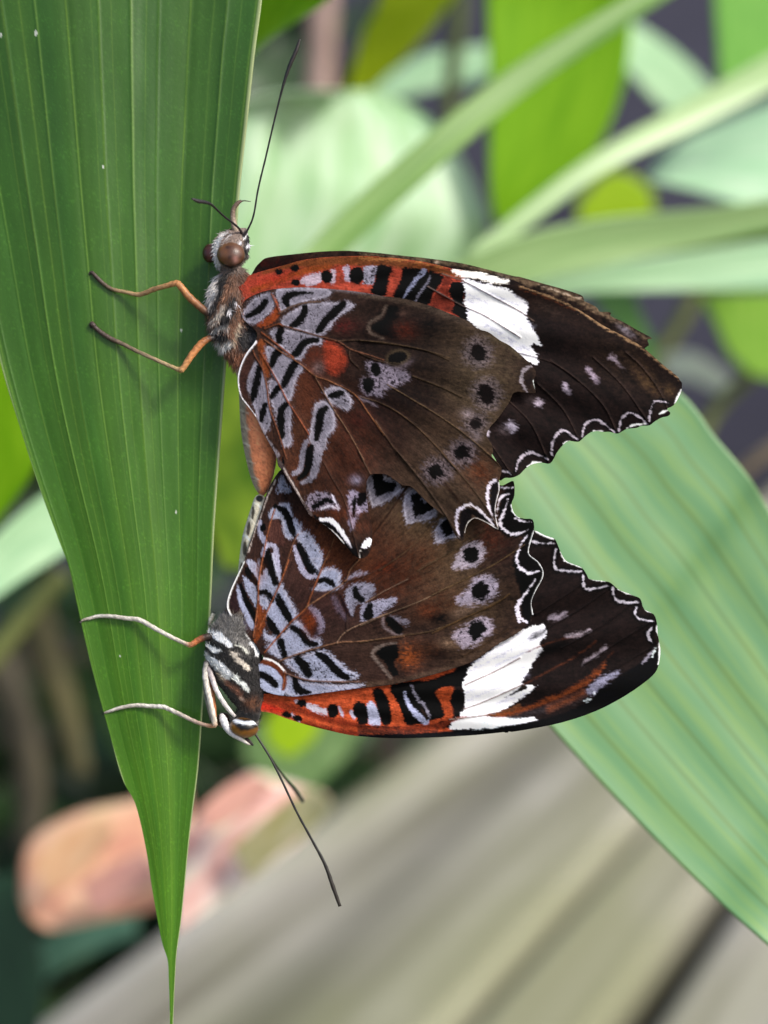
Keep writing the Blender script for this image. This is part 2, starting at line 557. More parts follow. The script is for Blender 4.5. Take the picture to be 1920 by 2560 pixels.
def pleated_blade():
    nv, nu = 760, 330
    ys = np.linspace(-420, 2570, nv)
    e1 = catmull(BLf, 10); e2 = catmull(BR, 10)
    L = np.c_[np.interp(ys, e1[:, 1], e1[:, 0]), ys, np.full(nv, BL)]
    Rr = np.c_[np.interp(ys, e2[:, 1], e2[:, 0]), ys, np.full(nv, BL)]
    u = np.linspace(0, 1, nu)
    G = L[:, None, :] * (1 - u)[None, :, None] + Rr[:, None, :] * u[None, :, None]
    kk = np.exp(-(np.arange(-90, 91) / 38.0) ** 2); kk /= kk.sum()
    slope = L[-1, 0] + (ys - 2570) * 0
    Lv = np.convolve(np.pad(L[:, 0] - np.interp(ys, [-420, 2570], [L[0, 0], L[-1, 0]]), 90, mode='edge'), kk, mode='valid') + np.interp(ys, [-420, 2570], [L[0, 0], L[-1, 0]])
    Lv = np.minimum(Lv, Rr[:, 0] - 4) - 3
    UU = np.clip((G[:, :, 0] - Lv[:, None]) / (Rr[:, 0] - Lv)[:, None], 0, 1)
    width = np.linalg.norm(Rr[:, :2] - L[:, :2], axis=1)[:, None]
    w = np.clip(width / 500, 0, 1.3)
    w2 = w ** 1.6
    z = np.zeros((nv, nu))
    z += 26 * w * np.cos((UU - .43) * math.pi * 2 * 1.32) * -0.5
    for q, sg_ in ((.235, 1), (.425, -1), (.615, 1), (.795, -1), (.13, -1), (.90, 1)):
        z += -sg_ * 2.6 * w2 * np.exp(-np.abs(UU - q) / .03)
    for q in PL:
        z += -0.9 * w2 * np.exp(-((UU - q) / .004) ** 2)
    z += 5 * w * (fbm(UU * 9, np.linspace(0, 8, nv)[:, None] + 0 * UU, 71) - .5)
    z += 0.13 * np.sin(UU * 2 * math.pi * 17 + 2 * np.sin(UU * 30)) * w2
    G[:, :, 2] += z
    vq = np.linspace(0, 1, nv)
    UV = np.stack(np.meshgrid(u, vq), axis=2).reshape(-1, 2)
    i, j = np.meshgrid(np.arange(nv - 1), np.arange(nu - 1), indexing='ij')
    a = (i * nu + j).ravel()
    F = np.stack([a, a + nu, a + nu + 1, a + 1], axis=1)
    UV = np.stack([UU.ravel(), UV[:, 1]], axis=1)
    pts = G.reshape(-1, 3)
    o = make_obj('palm_leaf', P(pts), F, M_blade, None, uvs=UV, cols=blade_cols(pts, UV))
    md = o.modifiers.new('thickness', 'SOLIDIFY'); md.thickness = 5 * UNIT; md.offset = -1
    tag(o, 'sharp dark green pleated leaf blade tapering to a point, with both butterflies clinging to it', 'leaf')
    return ys, G[:, :, 0], G[:, :, 2]


BS = pleated_blade()


def surf(x, y):
    """depth of the blade's front at a photo pixel, None beside the blade"""
    gy, gx, gz = BS
    k = int(np.clip(np.searchsorted(gy, y), 0, len(gy) - 1))
    if x < gx[k, 0] or x > gx[k, -1]: return None
    return float(np.interp(x, gx[k], gz[k]))


# ================================================================== BUTTERFLY 1 (upper)
def cat(*parts):
    out = []
    for r, pts in parts: out += R(r, pts)
    return out


U_HW = cat(
    ('A1', [(200, 650), (270, 590), (420, 530), (560, 505), (800, 490), (1000, 500), (1250, 520), (1450, 545), (1600, 572)]),
    ('A2', [(200, 577), (400, 600), (560, 635), (750, 690), (950, 770), (1120, 840), (1220, 920), (1330, 955), (1450, 1040), (1560, 1100)]),
    ('B1', [(355, 0), (405, 50), (430, 100), (412, 160), (420, 210), (425, 255), (360, 250), (262, 250), (230, 315), (180, 390), (128, 460), (75, 520), (50, 585), (90, 650), (100, 700), (92, 745), (165, 830), (150, 912)]),
    ('B3', [(1442, 300), (1445, 400), (1412, 530), (1405, 640), (1425, 740), (1436, 800), (1400, 790), (1330, 745), (1250, 705), (1185, 688), (1120, 740), (1092, 820), (1078, 912), (1030, 915),
            (970, 830), (900, 690), (840, 640), (700, 525), (600, 425), (520, 355), (440, 345), (360, 290), (280, 236), (190, 225), (115, 235), (70, 300), (62, 400), (85, 600), (125, 780), (125, 900)]),
    ('B2', [(1525, 960), (1510, 1040), (1460, 1095), (1400, 1100), (1330, 1050), (1240, 950), (1150, 850), (1060, 770), (1000, 735), (940, 690), (880, 645), (820, 545), (700, 345), (610, 200), (560, 140)]),
    ('A4', [(540, 1200), (480, 1090), (400, 950), (330, 800), (250, 690), (180, 600), (148, 490), (142, 380), (175, 250), (235, 130), (320, 20)]),
    ('A1', [(340, 960), (250, 870), (185, 800), (178, 740)]))


def paint_UHW(c):
    # ground colours of the membrane
    c.z('S')
    c.blob(760, 960, 190, 230, (96, 66, 54), 0.8)
    c.blob(1180, 1000, 130, 260, (100, 84, 64), 0.95, grain=.3)
    c.blob(1090, 1180, 170, 130, (96, 76, 60), 0.85, grain=.35)
    c.blob(930, 1100, 150, 90, (74, 52, 44), 0.5)
    c.blob(960, 960, 130, 90, (40, 24, 20), 0.85)
    c.blob(930, 860, 150, 60, (44, 26, 22), .8, 15)
    c.blob(1050, 900, 90, 40, (48, 32, 26), .7, 25)
    c.blob(900, 1040, 110, 60, (60, 34, 28), .7, 40)
    c.blob(800, 1180, 90, 60, (92, 56, 42), .6, 40)
    c.blob(1010, 800, 140, 50, (42, 28, 24), 0.7, 18)
    c.blob(860, 1120, 110, 110, (88, 58, 46), 0.5)
    c.blob(820, 1270, 130, 80, (92, 54, 38), .8)
    c.blob(800, 1060, 90, 130, (100, 56, 38), .7, -30)
    c.blob(1200, 1180, 40, 40, (120, 66, 42), 0.6)
    c.blob(1100, 1060, 110, 60, (84, 62, 48), .5)
    c.z('A5').blob(700, 620, 230, 120, (48, 28, 24), .75, 30)
    c.blob(450, 480, 200, 60, (50, 32, 26), .6, 30)
    c.blob(350, 900, 260, 120, (66, 38, 32), .6, 50)
    c.blob(130, 700, 180, 120, (66, 34, 30), .6, 40)
    c.z('S').blob(770, 940, 50, 60, (110, 58, 40), .6)
    c.blob(880, 1130, 60, 70, (100, 52, 36), .6)
    c.blob(1000, 1000, 60, 60, (44, 24, 20), .7)
    c.blob(740, 1150, 40, 70, (112, 66, 46), .6, 20)
    # rust patches
    c.z('A1').blob(1250, 890, 130, 75, (104, 40, 36), .8)
    c.z('A4').poly([(1040, 10), (1190, 50), (1275, 200), (1240, 310), (1150, 365), (1050, 300), (1030, 150)], (172, 66, 44), soft=14, jag=6, alpha=.9)
    c.stroke([(830, 370), (865, 540), (850, 720)], [120, 170, 110], (112, 62, 42), soft=26, jag=9, alpha=.7)
    c.blob(930, 150, 110, 90, (110, 52, 36), .8)
    c.blob(760, 980, 120, 150, (104, 66, 46), .6)
    c.blob(1380, 830, 130, 100, (88, 40, 32), .6)
    # costa
    c.z('A1').stroke([(560, 508), (1000, 505), (1300, 530), (1659, 590)], 34, (118, 106, 110), soft=6, jag=3, alpha=.9)
    c.z('A2').stroke([(0, 575), (400, 625), (750, 720), (1120, 870), (1300, 960), (1659, 1200)], [40, 60, 70, 60, 50], (92, 76, 64), soft=8, jag=4, alpha=.9)
    c.z('A5').stroke([(1300, -40), (1500, 40), (1659, 160)], [50, 60], (100, 86, 66), soft=8, jag=4, alpha=.8)
    # oval with bar
    c.z('A1')
    c.poly([(330, 870), (450, 790), (530, 680), (500, 560), (560, 640), (590, 740), (520, 850), (400, 905)], (160, 76, 42), jag=4)
    c.poly([(180, 790), (230, 690), (330, 595), (470, 545), (525, 620), (505, 720), (440, 790), (340, 865), (230, 855)], LAV, speck=.3)
    c.stroke([(235, 795), (330, 745), (395, 685), (430, 640)], [45, 70, 75, 70], BLK)
    c.poly([(530, 530), (620, 500), (1000, 492), (1120, 540), (1050, 600), (850, 640), (700, 690), (600, 745), (560, 640)], LAV, speck=.28)
    c.stroke([(920, 550), (760, 552), (675, 575), (640, 620), (660, 680)], [12, 45, 80, 85, 50], BLK)
    c.poly([(600, 875), (615, 800), (800, 680), (860, 655), (1180, 640), (1290, 640), (1350, 690), (1210, 780), (1110, 900), (1000, 988), (900, 965), (700, 925)], LAV, speck=.3)
    c.stroke([(840, 700), (825, 770), (765, 850), (705, 890)], [60, 80, 80, 60], BLK)
    c.stroke([(1235, 665), (1150, 745), (1055, 835), (1000, 920), (968, 950)], [75, 90, 85, 75, 45], BLK)
    c.poly([(480, 940), (620, 920), (960, 990), (1020, 1030), (1005, 1085), (905, 1095), (845, 1165), (800, 1244), (700, 1215), (560, 1090), (500, 1010)], LAV, speck=.35)
    c.stroke([(590, 940), (572, 990), (572, 1050)], [75, 80, 65], BLK)
    c.stroke([(960, 1040), (860, 1050), (795, 1105), (760, 1165), (725, 1190)], [55, 75, 80, 70], BLK)
    c.z('A4')
    c.stroke([(385, 40), (420, 200), (455, 360)], [90, 80, 50], (146, 78, 44), jag=4, soft=5)
    c.poly([(425, 90), (480, 60), (540, 75), (620, 140), (770, 225), (825, 290), (765, 390), (725, 520), (700, 610), (640, 625), (560, 450), (505, 380), (480, 300)], LAV, speck=.22)
    c.stroke([(560, 130), (525, 170), (495, 265)], [90, 85, 60], BLK)
    c.stroke([(735, 245), (690, 315), (655, 390), (610, 480)], [80, 85, 85, 60], BLK)
    c.poly([(470, 420), (560, 440), (640, 620), (700, 700), (692, 900), (705, 1080), (620, 1105), (590, 1000), (540, 840), (530, 760), (480, 620)], LAV, speck=.25)
    c.stroke([(560, 500), (495, 590)], [70, 55], BLK)
    c.stroke([(640, 670), (592, 740), (590, 860), (602, 1000)], [60, 80, 80, 55], BLK)
    c.poly([(325, 225), (370, 300), (425, 400), (452, 560), (482, 780), (488, 860), (430, 975), (360, 860), (310, 700), (272, 590), (235, 480), (262, 340)], LAV, speck=.25)
    c.poly([(180, 330), (240, 200), (310, 150), (290, 260), (235, 400), (225, 500), (250, 600), (190, 560), (155, 450)], (92, 60, 52), jag=4, soft=6)
    c.stroke([(362, 290), (340, 430), (310, 560), (298, 625)], [50, 75, 75, 40], BLK)
    c.stroke([(425, 665), (400, 760), (388, 835)], [45, 65, 40], BLK)
    c.poly([(950, 650), (1060, 630), (1130, 720), (1155, 820), (1150, 910), (1080, 1000), (1065, 1100), (1000, 1190), (920, 1120), (880, 1040), (900, 900), (920, 760)], LAV, speck=.25)
    c.stroke([(1060, 705), (1005, 760), (985, 880), (960, 1030)], [60, 85, 85, 55], BLK)
    c.stroke([(850, 1060), (820, 1160), (805, 1260)], [55, 55, 50], LAV, speck=.2)
    c.z('B2')
    c.stroke([(985, -60), (950, 120), (915, 260), (810, 322)], [110, 100, 70, 40], LAV, speck=.25)
    c.stroke([(840, -40), (812, 100), (785, 190), (720, 225)], [55, 55, 55, 45], LAV, speck=.2)
    c.z('A4').stroke([(905, 1105), (885, 1200), (880, 1300)], [55, 75, 80], BLK)
    c.z('B2').stroke([(890, -20), (872, 100), (850, 210), (770, 278)], [80, 72, 65, 35], BLK)
    c.z('A4')
    c.poly([(1035, 520), (1180, 478), (1265, 530), (1325, 620), (1300, 730), (1200, 700), (1100, 645), (1060, 590)], LAV, speck=.35)
    c.stroke([(1085, 585), (1160, 565), (1225, 548)], [25, 80, 50], BLK)
    c.blob(980, 290, 60, 60, (140, 120, 120), .6)
    # discal spots
    c.z('A5')
    c.poly([(60, 225), (220, 240), (360, 280), (480, 330), (520, 400), (400, 470), (250, 520), (240, 585), (100, 575), (15, 520), (15, 400), (100, 375)], (140, 130, 146), soft=10, jag=7, speck=.4, alpha=.9)
    c.blob(460, 250, 90, 40, (130, 115, 125), .8, -30)
    c.spot(165, 305, 52, 72, BLK, -15)
    c.poly([(38, 402), (155, 405), (125, 530), (70, 555), (35, 480)], BLK)
    c.spot(395, 182, 130, 85, (92, 78, 58), -12, soft=10, alpha=.8)
    c.spot(390, 182, 100, 56, BLK, -12)
    c.stroke([(0, 600), (80, 630), (180, 690)], [40, 40, 15], (130, 118, 130), soft=6, alpha=.8)
    # submarginal spots
    for (x, y, rx, ry, a) in ((1225, 130, 78, 95, -20), (1312, 560, 78, 105, -25), (1200, 868, 68, 62, -20)):
        c.spot(x, y, rx * 1.95, ry * 1.7, (122, 109, 112), a, soft=22, jag=12, speck=.45, alpha=.8)
        c.spot(x, y, rx, ry, (34, 20, 20), a, soft=5, jag=6)
    c.blob(1110, 760, 70, 50, (140, 126, 130), .7); c.blob(1210, 1000, 60, 60, (140, 126, 130), .6)
    c.z('B3')
    for (x, y, rx, ry, a) in ((1065, 10, 78, 72, 0), (800, 200, 80, 72, 0)):
        c.spot(x, y, rx * 1.95, ry * 1.95, (124, 111, 118), a, soft=22, jag=12, speck=.45, alpha=.8)
        c.spot(x - 10, y, rx, ry, (26, 15, 16), a, soft=5, jag=7)
    c.stroke([(880, 330), (960, 430), (1050, 540)], 22, (58, 32, 22), soft=8, alpha=.8)
    c.stroke([(1180, 130), (1260, 220), (1330, 290)], 22, (110, 58, 34), soft=8, alpha=.7)
    # dark comma at the costa
    c.z('A2')
    c.poly([(115, 890), (250, 805), (290, 690), (400, 695), (400, 800), (340, 850), (380, 1010), (250, 990), (140, 940)], (14, 8, 10), soft=4, jag=4)
    c.stroke([(270, 680), (215, 790), (105, 855), (105, 955), (240, 1020)], [30, 34, 38, 30], (104, 88, 78), soft=5, alpha=.9)
    c.blob(480, 930, 130, 90, (100, 42, 28), .85)
    c.blob(720, 860, 160, 90, (28, 16, 14), .85)
    c.blob(450, 760, 60, 30, (96, 70, 60), .6)
    # tail
    c.z('B2')
    c.poly([(840, 520), (900, 430), (1020, 410), (1120, 440), (1200, 600), (1050, 590), (900, 615)], (150, 140, 158), soft=6, jag=6, speck=.5, alpha=.85)
    c.stroke([(930, 575), (1000, 530), (1060, 495), (1120, 520)], [50, 55, 50, 30], BLK)
    c.stroke([(1010, 590), (1100, 560), (1190, 600)], 18, (205, 200, 215))
    c.stroke([(1120, 450), (1190, 590)], 14, (190, 185, 200))
    c.poly([(1290, 420), (1330, 400), (1500, 480), (1490, 600), (1400, 640), (1340, 800), (1290, 780), (1285, 600)], (152, 142, 164), soft=6, jag=6, speck=.4, alpha=.95)
    c.blob(1370, 290, 60, 50, (150, 140, 160), .8)
    c.poly([(1400, 430), (1465, 420), (1475, 500), (1400, 560), (1375, 520)], (28, 14, 18))
    c.stroke([(1352, 500), (1345, 660)], [45, 40], BLK)
    c.blob(1180, 640, 170, 70, (108, 56, 36), .7); c.blob(1440, 780, 90, 90, (110, 62, 44), .7)
    c.stroke([(930, 660), (1020, 720), (1150, 800), (1240, 920), (1340, 1030), (1400, 1080)], [20, 55, 80, 85, 90, 60], (22, 16, 20))
    c.stroke([(1000, 700), (1110, 712), (1200, 800), (1270, 900), (1320, 990)], [30, 50, 45, 35, 15], (226, 222, 232), jag=3)
    c.stroke([(1020, 755), (1150, 845), (1240, 945)], 12, (225, 220, 215), jag=1.5)
    c.blob(1400, 1010, 130, 70, (34, 24, 26), .95)
    c.poly([(1425, 965), (1500, 895), (1532, 915), (1515, 975), (1430, 1000)], (228, 225, 236))
    c.stroke([(1410, 1020), (1405, 1090)], 12, (190, 185, 180))
    # outer scallops
    c.z('B3')
    c.poly([(1045, 640), (1110, 595), (1165, 680), (1092, 790), (1062, 905), (1030, 850)], (38, 28, 32))
    c.stroke([(1110, 600), (1250, 655), (1400, 775)], [50, 60, 20], (26, 18, 20))
    c.stroke([(1080, 570), (1020, 605), (1000, 700), (1012, 800), (1030, 885)], [30, 32, 29, 20, 8], (196, 188, 202))
    c.stroke([(1090, 555), (1150, 548), (1250, 612), (1335, 695), (1410, 780)], [28, 26, 20, 13, 6], (200, 192, 200))
    c.stroke([(1092, 830), (1120, 740), (1185, 690), (1250, 705), (1335, 748), (1430, 800)], 12, (225, 218, 210), jag=1)
    c.stroke([(1405, 320), (1392, 450), (1385, 560), (1412, 700)], [70, 85, 60, 20], (34, 26, 30))
    c.stroke([(1410, 290), (1345, 335), (1322, 430), (1330, 540), (1358, 640), (1395, 730)], [30, 32, 29, 22, 14, 6], (200, 192, 204))
    c.stroke([(1443, 320), (1445, 400), (1414, 530), (1408, 640), (1432, 780)], 12, (220, 215, 215), jag=1)
    c.z('B1')
    c.blob(370, 150, 45, 90, (58, 42, 40), .9)
    c.stroke([(395, 45), (335, 80), (318, 150), (340, 210), (365, 245)], [22, 26, 24, 22, 10], (150, 140, 146))
    c.stroke([(412, 160), (425, 215)], 8, (215, 225, 220), jag=1)
    # white fringe of the inner margin
    c.z('A4').stroke([(320, 20), (235, 130), (178, 250), (146, 380), (152, 490), (185, 600), (255, 690), (335, 800)], [40, 38, 26, 16, 14, 14, 14, 12], (226, 222, 226), jag=1.5)
    c.stroke([(335, 800), (405, 950), (485, 1090), (545, 1200)], [14, 16, 40, 70], (140, 130, 134), jag=3, speck=.3)
    c.z('B2').stroke([(560, 90), (610, 190), (700, 340), (820, 545), (900, 650)], [60, 70, 62, 50, 40], (104, 90, 88), jag=3, speck=.4)
    c.stroke([(620, 170), (720, 340), (820, 510)], 10, (178, 166, 160), jag=2)
    c.stroke([(608, 60), (620, 110)], 26, (20, 12, 18))
    # veins
    TAN = (150, 98, 66)
    c.z('A1')
    c.vein([(580, 880), (760, 930), (950, 990), (1180, 1050), (1310, 1130), (1500, 1190), (1659, 1245)], 3.0, (128, 84, 62))
    c.vein([(1180, 1045), (1400, 1040), (1659, 1060)], 2.2, (104, 80, 60))
    c.vein([(390, 960), (560, 1090), (720, 1220)], 4, (150, 84, 54))
    c.vein([(570, 760), (700, 690), (850, 650), (1000, 640)], 4.5, (118, 92, 78))
    c.vein([(490, 560), (575, 740)], 4, (140, 82, 60))
    c.vein([(420, 920), (560, 870), (600, 890)], 4, (150, 84, 54))
    c.z('A2').vein([(0, 1040), (400, 1090), (700, 1150), (920, 1244)], 2.0, (96, 76, 54))
    c.z('A4')
    c.vein([(420, 0), (600, 130), (780, 240), (940, 370), (1080, 420), (1350, 560), (1500, 760), (1659, 985)], 3.0, TAN)
    c.vein([(940, 370), (1000, 480), (1100, 660), (1300, 970), (1450, 1244)], 2.6, (142, 108, 84))
    c.vein([(300, 110), (330, 180), (400, 300), (445, 500), (470, 700), (560, 950), (650, 1230)], 3.4, (150, 92, 66))
    c.vein([(380, 130), (480, 300), (580, 480), (650, 620), (780, 820), (880, 980)], 3.6, (152, 86, 60))
    c.vein([(1300, 110), (1310, 200), (1400, 290)], 1.8, (92, 70, 54))
    c.z('A5')
    c.vein([(0, 140), (120, 190), (270, 240)], 2, (96, 72, 52)); c.vein([(540, 370), (850, 490), (1050, 590)], 2, (104, 84, 60))
    c.vein([(0, 5), (300, 30), (700, 110), (940, 190)], 1.8, (96, 76, 54))
    c.vein([(160, 830), (330, 1090), (390, 1161), (560, 1370)], 2.2, (112, 86, 66))
    c.vein([(0, 590), (180, 640), (380, 740), (600, 910), (800, 1110), (1000, 1340)], 2.2, (116, 90, 66))
    c.vein([(280, 460), (500, 590), (750, 740), (1000, 910), (1250, 1110), (1480, 1320)], 2.2, (122, 98, 72))
    c.z('B2').vein([(1400, 0), (1460, 120), (1520, 230)], 2.2, (118, 94, 76)); c.vein([(1030, 100), (1130, 290), (1250, 500), (1330, 800), (1400, 1090)], 1.8, (96, 70, 58))
    c.z('B3').vein([(390, 0), (620, 280), (880, 640), (1040, 900)], 2.4, (92, 74, 58)); c.vein([(850, 20), (1130, 330), (1300, 560), (1430, 790)], 2.4, (98, 78, 58))
    c.grainy(.26)


def dome(cx, cy, rx, ry, amp):
    return lambda X, Y: -amp * np.exp(-((X - cx) / rx) ** 2 - ((Y - cy) / ry) ** 2)


def pleat(X, Y, fx, fy, n, amp, r0=150):
    th = np.arctan2(Y - fy, X - fx); r = np.hypot(X - fx, Y - fy)
    return amp * np.sin(th * n) * np.clip((r - r0) / 400, 0, 1.2)


d1 = dome(900, 980, 260, 240, 14)
dep_UHW = lambda X, Y: 8 + d1(X, Y) + pleat(X, Y, 650, 840, 26, 4.2) + 5 * (fbm(X / 90, Y / 90, 2) - .5) + np.clip((700 - X) / 100, 0, 1) * 12

U_FW = cat(
    ('A1', [(130, 510), (215, 440), (260, 370), (400, 322), (600, 268), (830, 205), (1100, 175), (1400, 165), (1600, 170)]),
    ('A2', [(200, 178), (400, 190), (700, 235), (960, 298), (1250, 330), (1600, 420)]),
    ('A3', [(100, 385), (250, 435), (400, 490), (600, 610), (800, 740), (960, 820), (1150, 930), (1300, 1060), (1500, 1230)]),
    ('B1', [(1460, 75), (1540, 160), (1552, 195), (1540, 255), (1490, 345), (1435, 375), (1462, 405), (1445, 430), (1395, 442), (1345, 470), (1300, 502), (1240, 505), (1200, 522), (1130, 528), (1090, 550), (1052, 566), (1000, 552), (950, 552), (900, 545), (850, 555), (800, 592), (762, 626), (720, 625), (680, 622), (640, 650), (590, 712), (560, 770), (530, 797), (470, 788), (400, 802), (350, 832), (300, 882), (240, 905), (190, 905), (148, 921)]),
    ('S', [(1240, 1150), (1180, 1060), (1120, 960), (1000, 860), (850, 800), (700, 780), (620, 770), (590, 745)]))


def paint_UFW(c):
    c.z('S')
    c.poly([(560, 620), (1160, 600), (1160, 800), (600, 800)], (176, 74, 56), soft=10, jag=5, smooth=False)
    c.blob(1450, 1000, 200, 200, (52, 36, 34), .7)
    c.blob(1560, 900, 100, 80, (74, 56, 44), .6, 40)
    c.z('A1')
    c.stroke([(400, 345), (700, 260), (900, 240), (1200, 215), (1659, 215)], [30, 60, 95, 95, 95], (136, 76, 42), soft=8, jag=4)
    c.stroke([(300, 520), (560, 420), (800, 330), (1100, 280)], [50, 60, 70, 50], (152, 76, 36), soft=10, jag=5)
    c.blob(520, 400, 220, 60, (186, 62, 46), .8, -14)
    c.z('A2').stroke([(0, 225), (400, 245), (700, 290), (950, 350), (1050, 400)], [95, 85, 80, 60, 30], (128, 72, 40), soft=8, jag=5)
    c.stroke([(0, 190), (500, 215), (900, 290)], [22, 22, 18], (186, 126, 74), soft=4, jag=5, alpha=.6)
    c.z('A1').poly([(780, 435), (850, 370), (1000, 335), (1020, 425), (900, 475)], (176, 158, 170), jag=4, speck=.2)
    c.stroke([(1130, 330), (1125, 430)], 60, (176, 158, 170), jag=4)
    c.stroke([(1270, 300), (1290, 390)], 75, (168, 156, 172), jag=4, speck=.2)
    c.poly([(1450, 280), (1610, 280), (1570, 380), (1550, 460), (1440, 445)], (150, 146, 162), jag=4, speck=.4)
    c.spot(570, 332, 38, 34, BLK); c.spot(735, 292, 46, 40, BLK); c.spot(742, 440, 46, 34, (24, 8, 8)); c.spot(1065, 380, 60, 68, BLK); c.spot(1375, 368, 78, 88, BLK)
    c.z('A2')
    c.poly([(190, 270), (325, 280), (305, 380), (285, 480), (255, 580), (115, 555), (150, 430)], BLK)
    c.poly([(445, 292), (600, 300), (865, 370), (825, 480), (745, 570), (745, 700), (560, 645), (345, 605), (380, 500), (425, 400)], (9, 6, 10))
    c.stroke([(665, 318), (590, 400), (540, 470), (480, 550), (450, 605)], [55, 50, 42, 26, 20], (130, 134, 160), speck=.4)
    c.stroke([(725, 380), (690, 450), (640, 520), (580, 625)], [22, 24, 24, 20], (120, 118, 134), speck=.3)
    c.poly([(870, 385), (950, 400), (930, 480), (920, 590), (960, 660), (960, 760), (720, 690), (760, 590), (830, 500)], (132, 52, 38), jag=4)
    c.poly([(950, 435), (1060, 440), (1092, 490), (1075, 640), (1112, 760), (1125, 840), (955, 755), (985, 660), (925, 560)], (10, 6, 9))
    # white band
    c.poly([(1060, 408), (1300, 450), (1500, 505), (1640, 570), (1750, 640), (1740, 740), (1800, 900), (1840, 1000), (1880, 1100), (1780, 1080), (1840, 1200), (1830, 1300), (1659, 1200), (1450, 1060), (1240, 945), (1130, 835), (1110, 720), (1080, 640), (1095, 490)], WHT, soft=4, jag=7)
    c.poly([(965, 305), (1250, 335), (1540, 425), (1450, 455), (1200, 405), (1010, 365)], (232, 226, 216), soft=4, jag=5)
    c.z('A3').poly([(-40, 330), (120, 420), (400, 520), (700, 720), (620, 800), (420, 700), (150, 640), (70, 520), (-40, 440)], (58, 40, 34), soft=10, jag=6)
    c.poly([(60, 600), (250, 700), (420, 900), (300, 1000), (160, 800), (80, 690)], (46, 32, 30), soft=8, jag=8)
    c.blob(240, 560, 160, 50, (80, 62, 54), .6, 30)
    c.z('A2').vein([(700, 480), (1060, 680), (1300, 790), (1659, 1010)], 3, (122, 104, 98)); c.vein([(850, 350), (1100, 440), (1400, 600), (1659, 740), (1800, 840)], 3.2, (118, 98, 88))
    for a, b_ in (((1120, 560), (1800, 900)), ((1110, 620), (1700, 930)), ((1130, 760), (1760, 1150)), ((1150, 480), (1700, 700)), ((1300, 900), (1760, 1220))):
        c.stroke([a, b_], 22, (150, 152, 168), soft=14, jag=5, alpha=.6)
    # apical pale dashes
    c.z('B1')
    c.spot(235, 515, 48, 38, (196, 186, 204), 20, soft=10, jag=7); c.blob(190, 530, 70, 50, (120, 105, 108), .6)
    c.spot(455, 328, 34, 36, (186, 172, 188), 40, soft=9, jag=7); c.blob(420, 310, 60, 30, (110, 95, 98), .5)
    c.spot(668, 222, 20, 48, (186, 172, 190), -30, soft=9, jag=6); c.stroke([(830, 65), (900, 165)], [26, 40], (162, 146, 162), soft=9, jag=6)
    c.stroke([(1005, -30), (1100, 65)], [34, 20], (160, 144, 156), soft=8, jag=6); c.spot(60, 555, 14, 28, (190, 180, 195), soft=6)
    c.blob(1290, 170, 60, 150, (104, 78, 52), .7, -40); c.blob(1460, 230, 40, 50, (120, 92, 60), .6)
    for a in ([(230, 320), (400, 500), (530, 790)], [(440, 180), (640, 380), (765, 620)], [(540, 0), (760, 160), (950, 350), (1050, 555)],
              [(870, -20), (1100, 200), (1300, 490)], [(1120, -60), (1250, 60), (1380, 240), (1440, 370)], [(50, 590), (240, 870)], [(270, -60), (560, 20), (760, 160)]):
        c.vein(a, 2.0, (92, 72, 64), .7)
    for a in ([(460, 370), (560, 500), (620, 640)], [(680, 240), (820, 420), (880, 560)], [(900, 170), (1060, 340), (1150, 440)], [(1090, 60), (1250, 240), (1340, 330)]):
        c.stroke(a, 26, (26, 16, 16), soft=14, alpha=.7)
    MW = (176, 166, 176)
    for s, w in (([(275, 855), (305, 765), (370, 712), (440, 722), (520, 765)], 26), ([(552, 730), (562, 620), (620, 545), (680, 560), (750, 612)], 26),
                 ([(785, 590), (810, 492), (880, 460), (940, 482), (1040, 560)], 25), ([(1068, 545), (1082, 460), (1140, 408), (1200, 422), (1290, 492)], 23),
                 ([(1300, 470), (1318, 352), (1370, 312), (1450, 332)], 20), ([(175, 855), (215, 865), (240, 880)], 14)):
        c.stroke(s, w + 16, (24, 16, 18), soft=5)
        c.stroke(s, [w * .4, w * .75, w * .75, w * .5, w * .2], MW)
    for s in ([(365, 822), (410, 790), (470, 790)], [(640, 645), (690, 622)], [(870, 548), (940, 552)], [(1130, 524), (1190, 496), (1270, 492)], [(1375, 415), (1440, 385)], [(1545, 230), (1500, 330)]):
        c.stroke(s, [8, 15, 9], (236, 238, 235), jag=2)
    # rubbed tan costa
    c.z('A3').stroke([(0, 360), (200, 430), (400, 510), (600, 620), (800, 745), (1000, 850), (1200, 985), (1500, 1240)], [14, 20, 24, 20, 20, 22, 14, 12], (168, 134, 100), soft=5, jag=6, alpha=.85)
    c.stroke([(0, 390), (250, 470), (520, 590)], 12, (110, 60, 36), soft=4, jag=4)
    c.grainy(.26)


dep_UFW = lambda X, Y: 24 + d1(X, Y) + pleat(X, Y, 620, 740, 40, 5.5) + 4 * (fbm(X / 80, Y / 80, 12) - .5) - np.clip((X - 1300) / 300, 0, 1) * 6

U_FAR = cat(
    ('A1', [(300, 330), (380, 225), (460, 180), (700, 150), (1000, 120), (1300, 112), (1600, 135)]),
    ('A2', [(200, 135), (400, 158), (700, 190), (1050, 240), (1300, 300), (1600, 375)]),
    ('A3', [(0, 272), (200, 330), (400, 385), (570, 440), (600, 475), (595, 495), (690, 540), (735, 575), (740, 600), (800, 602), (860, 610), (850, 640), (960, 690), (1100, 770), (1242, 850), (1200, 862), (1216, 915), (1180, 942)]),
    ('S', [(1560, 920), (1420, 1000), (1180, 960), (900, 850), (700, 780), (610, 740)]))


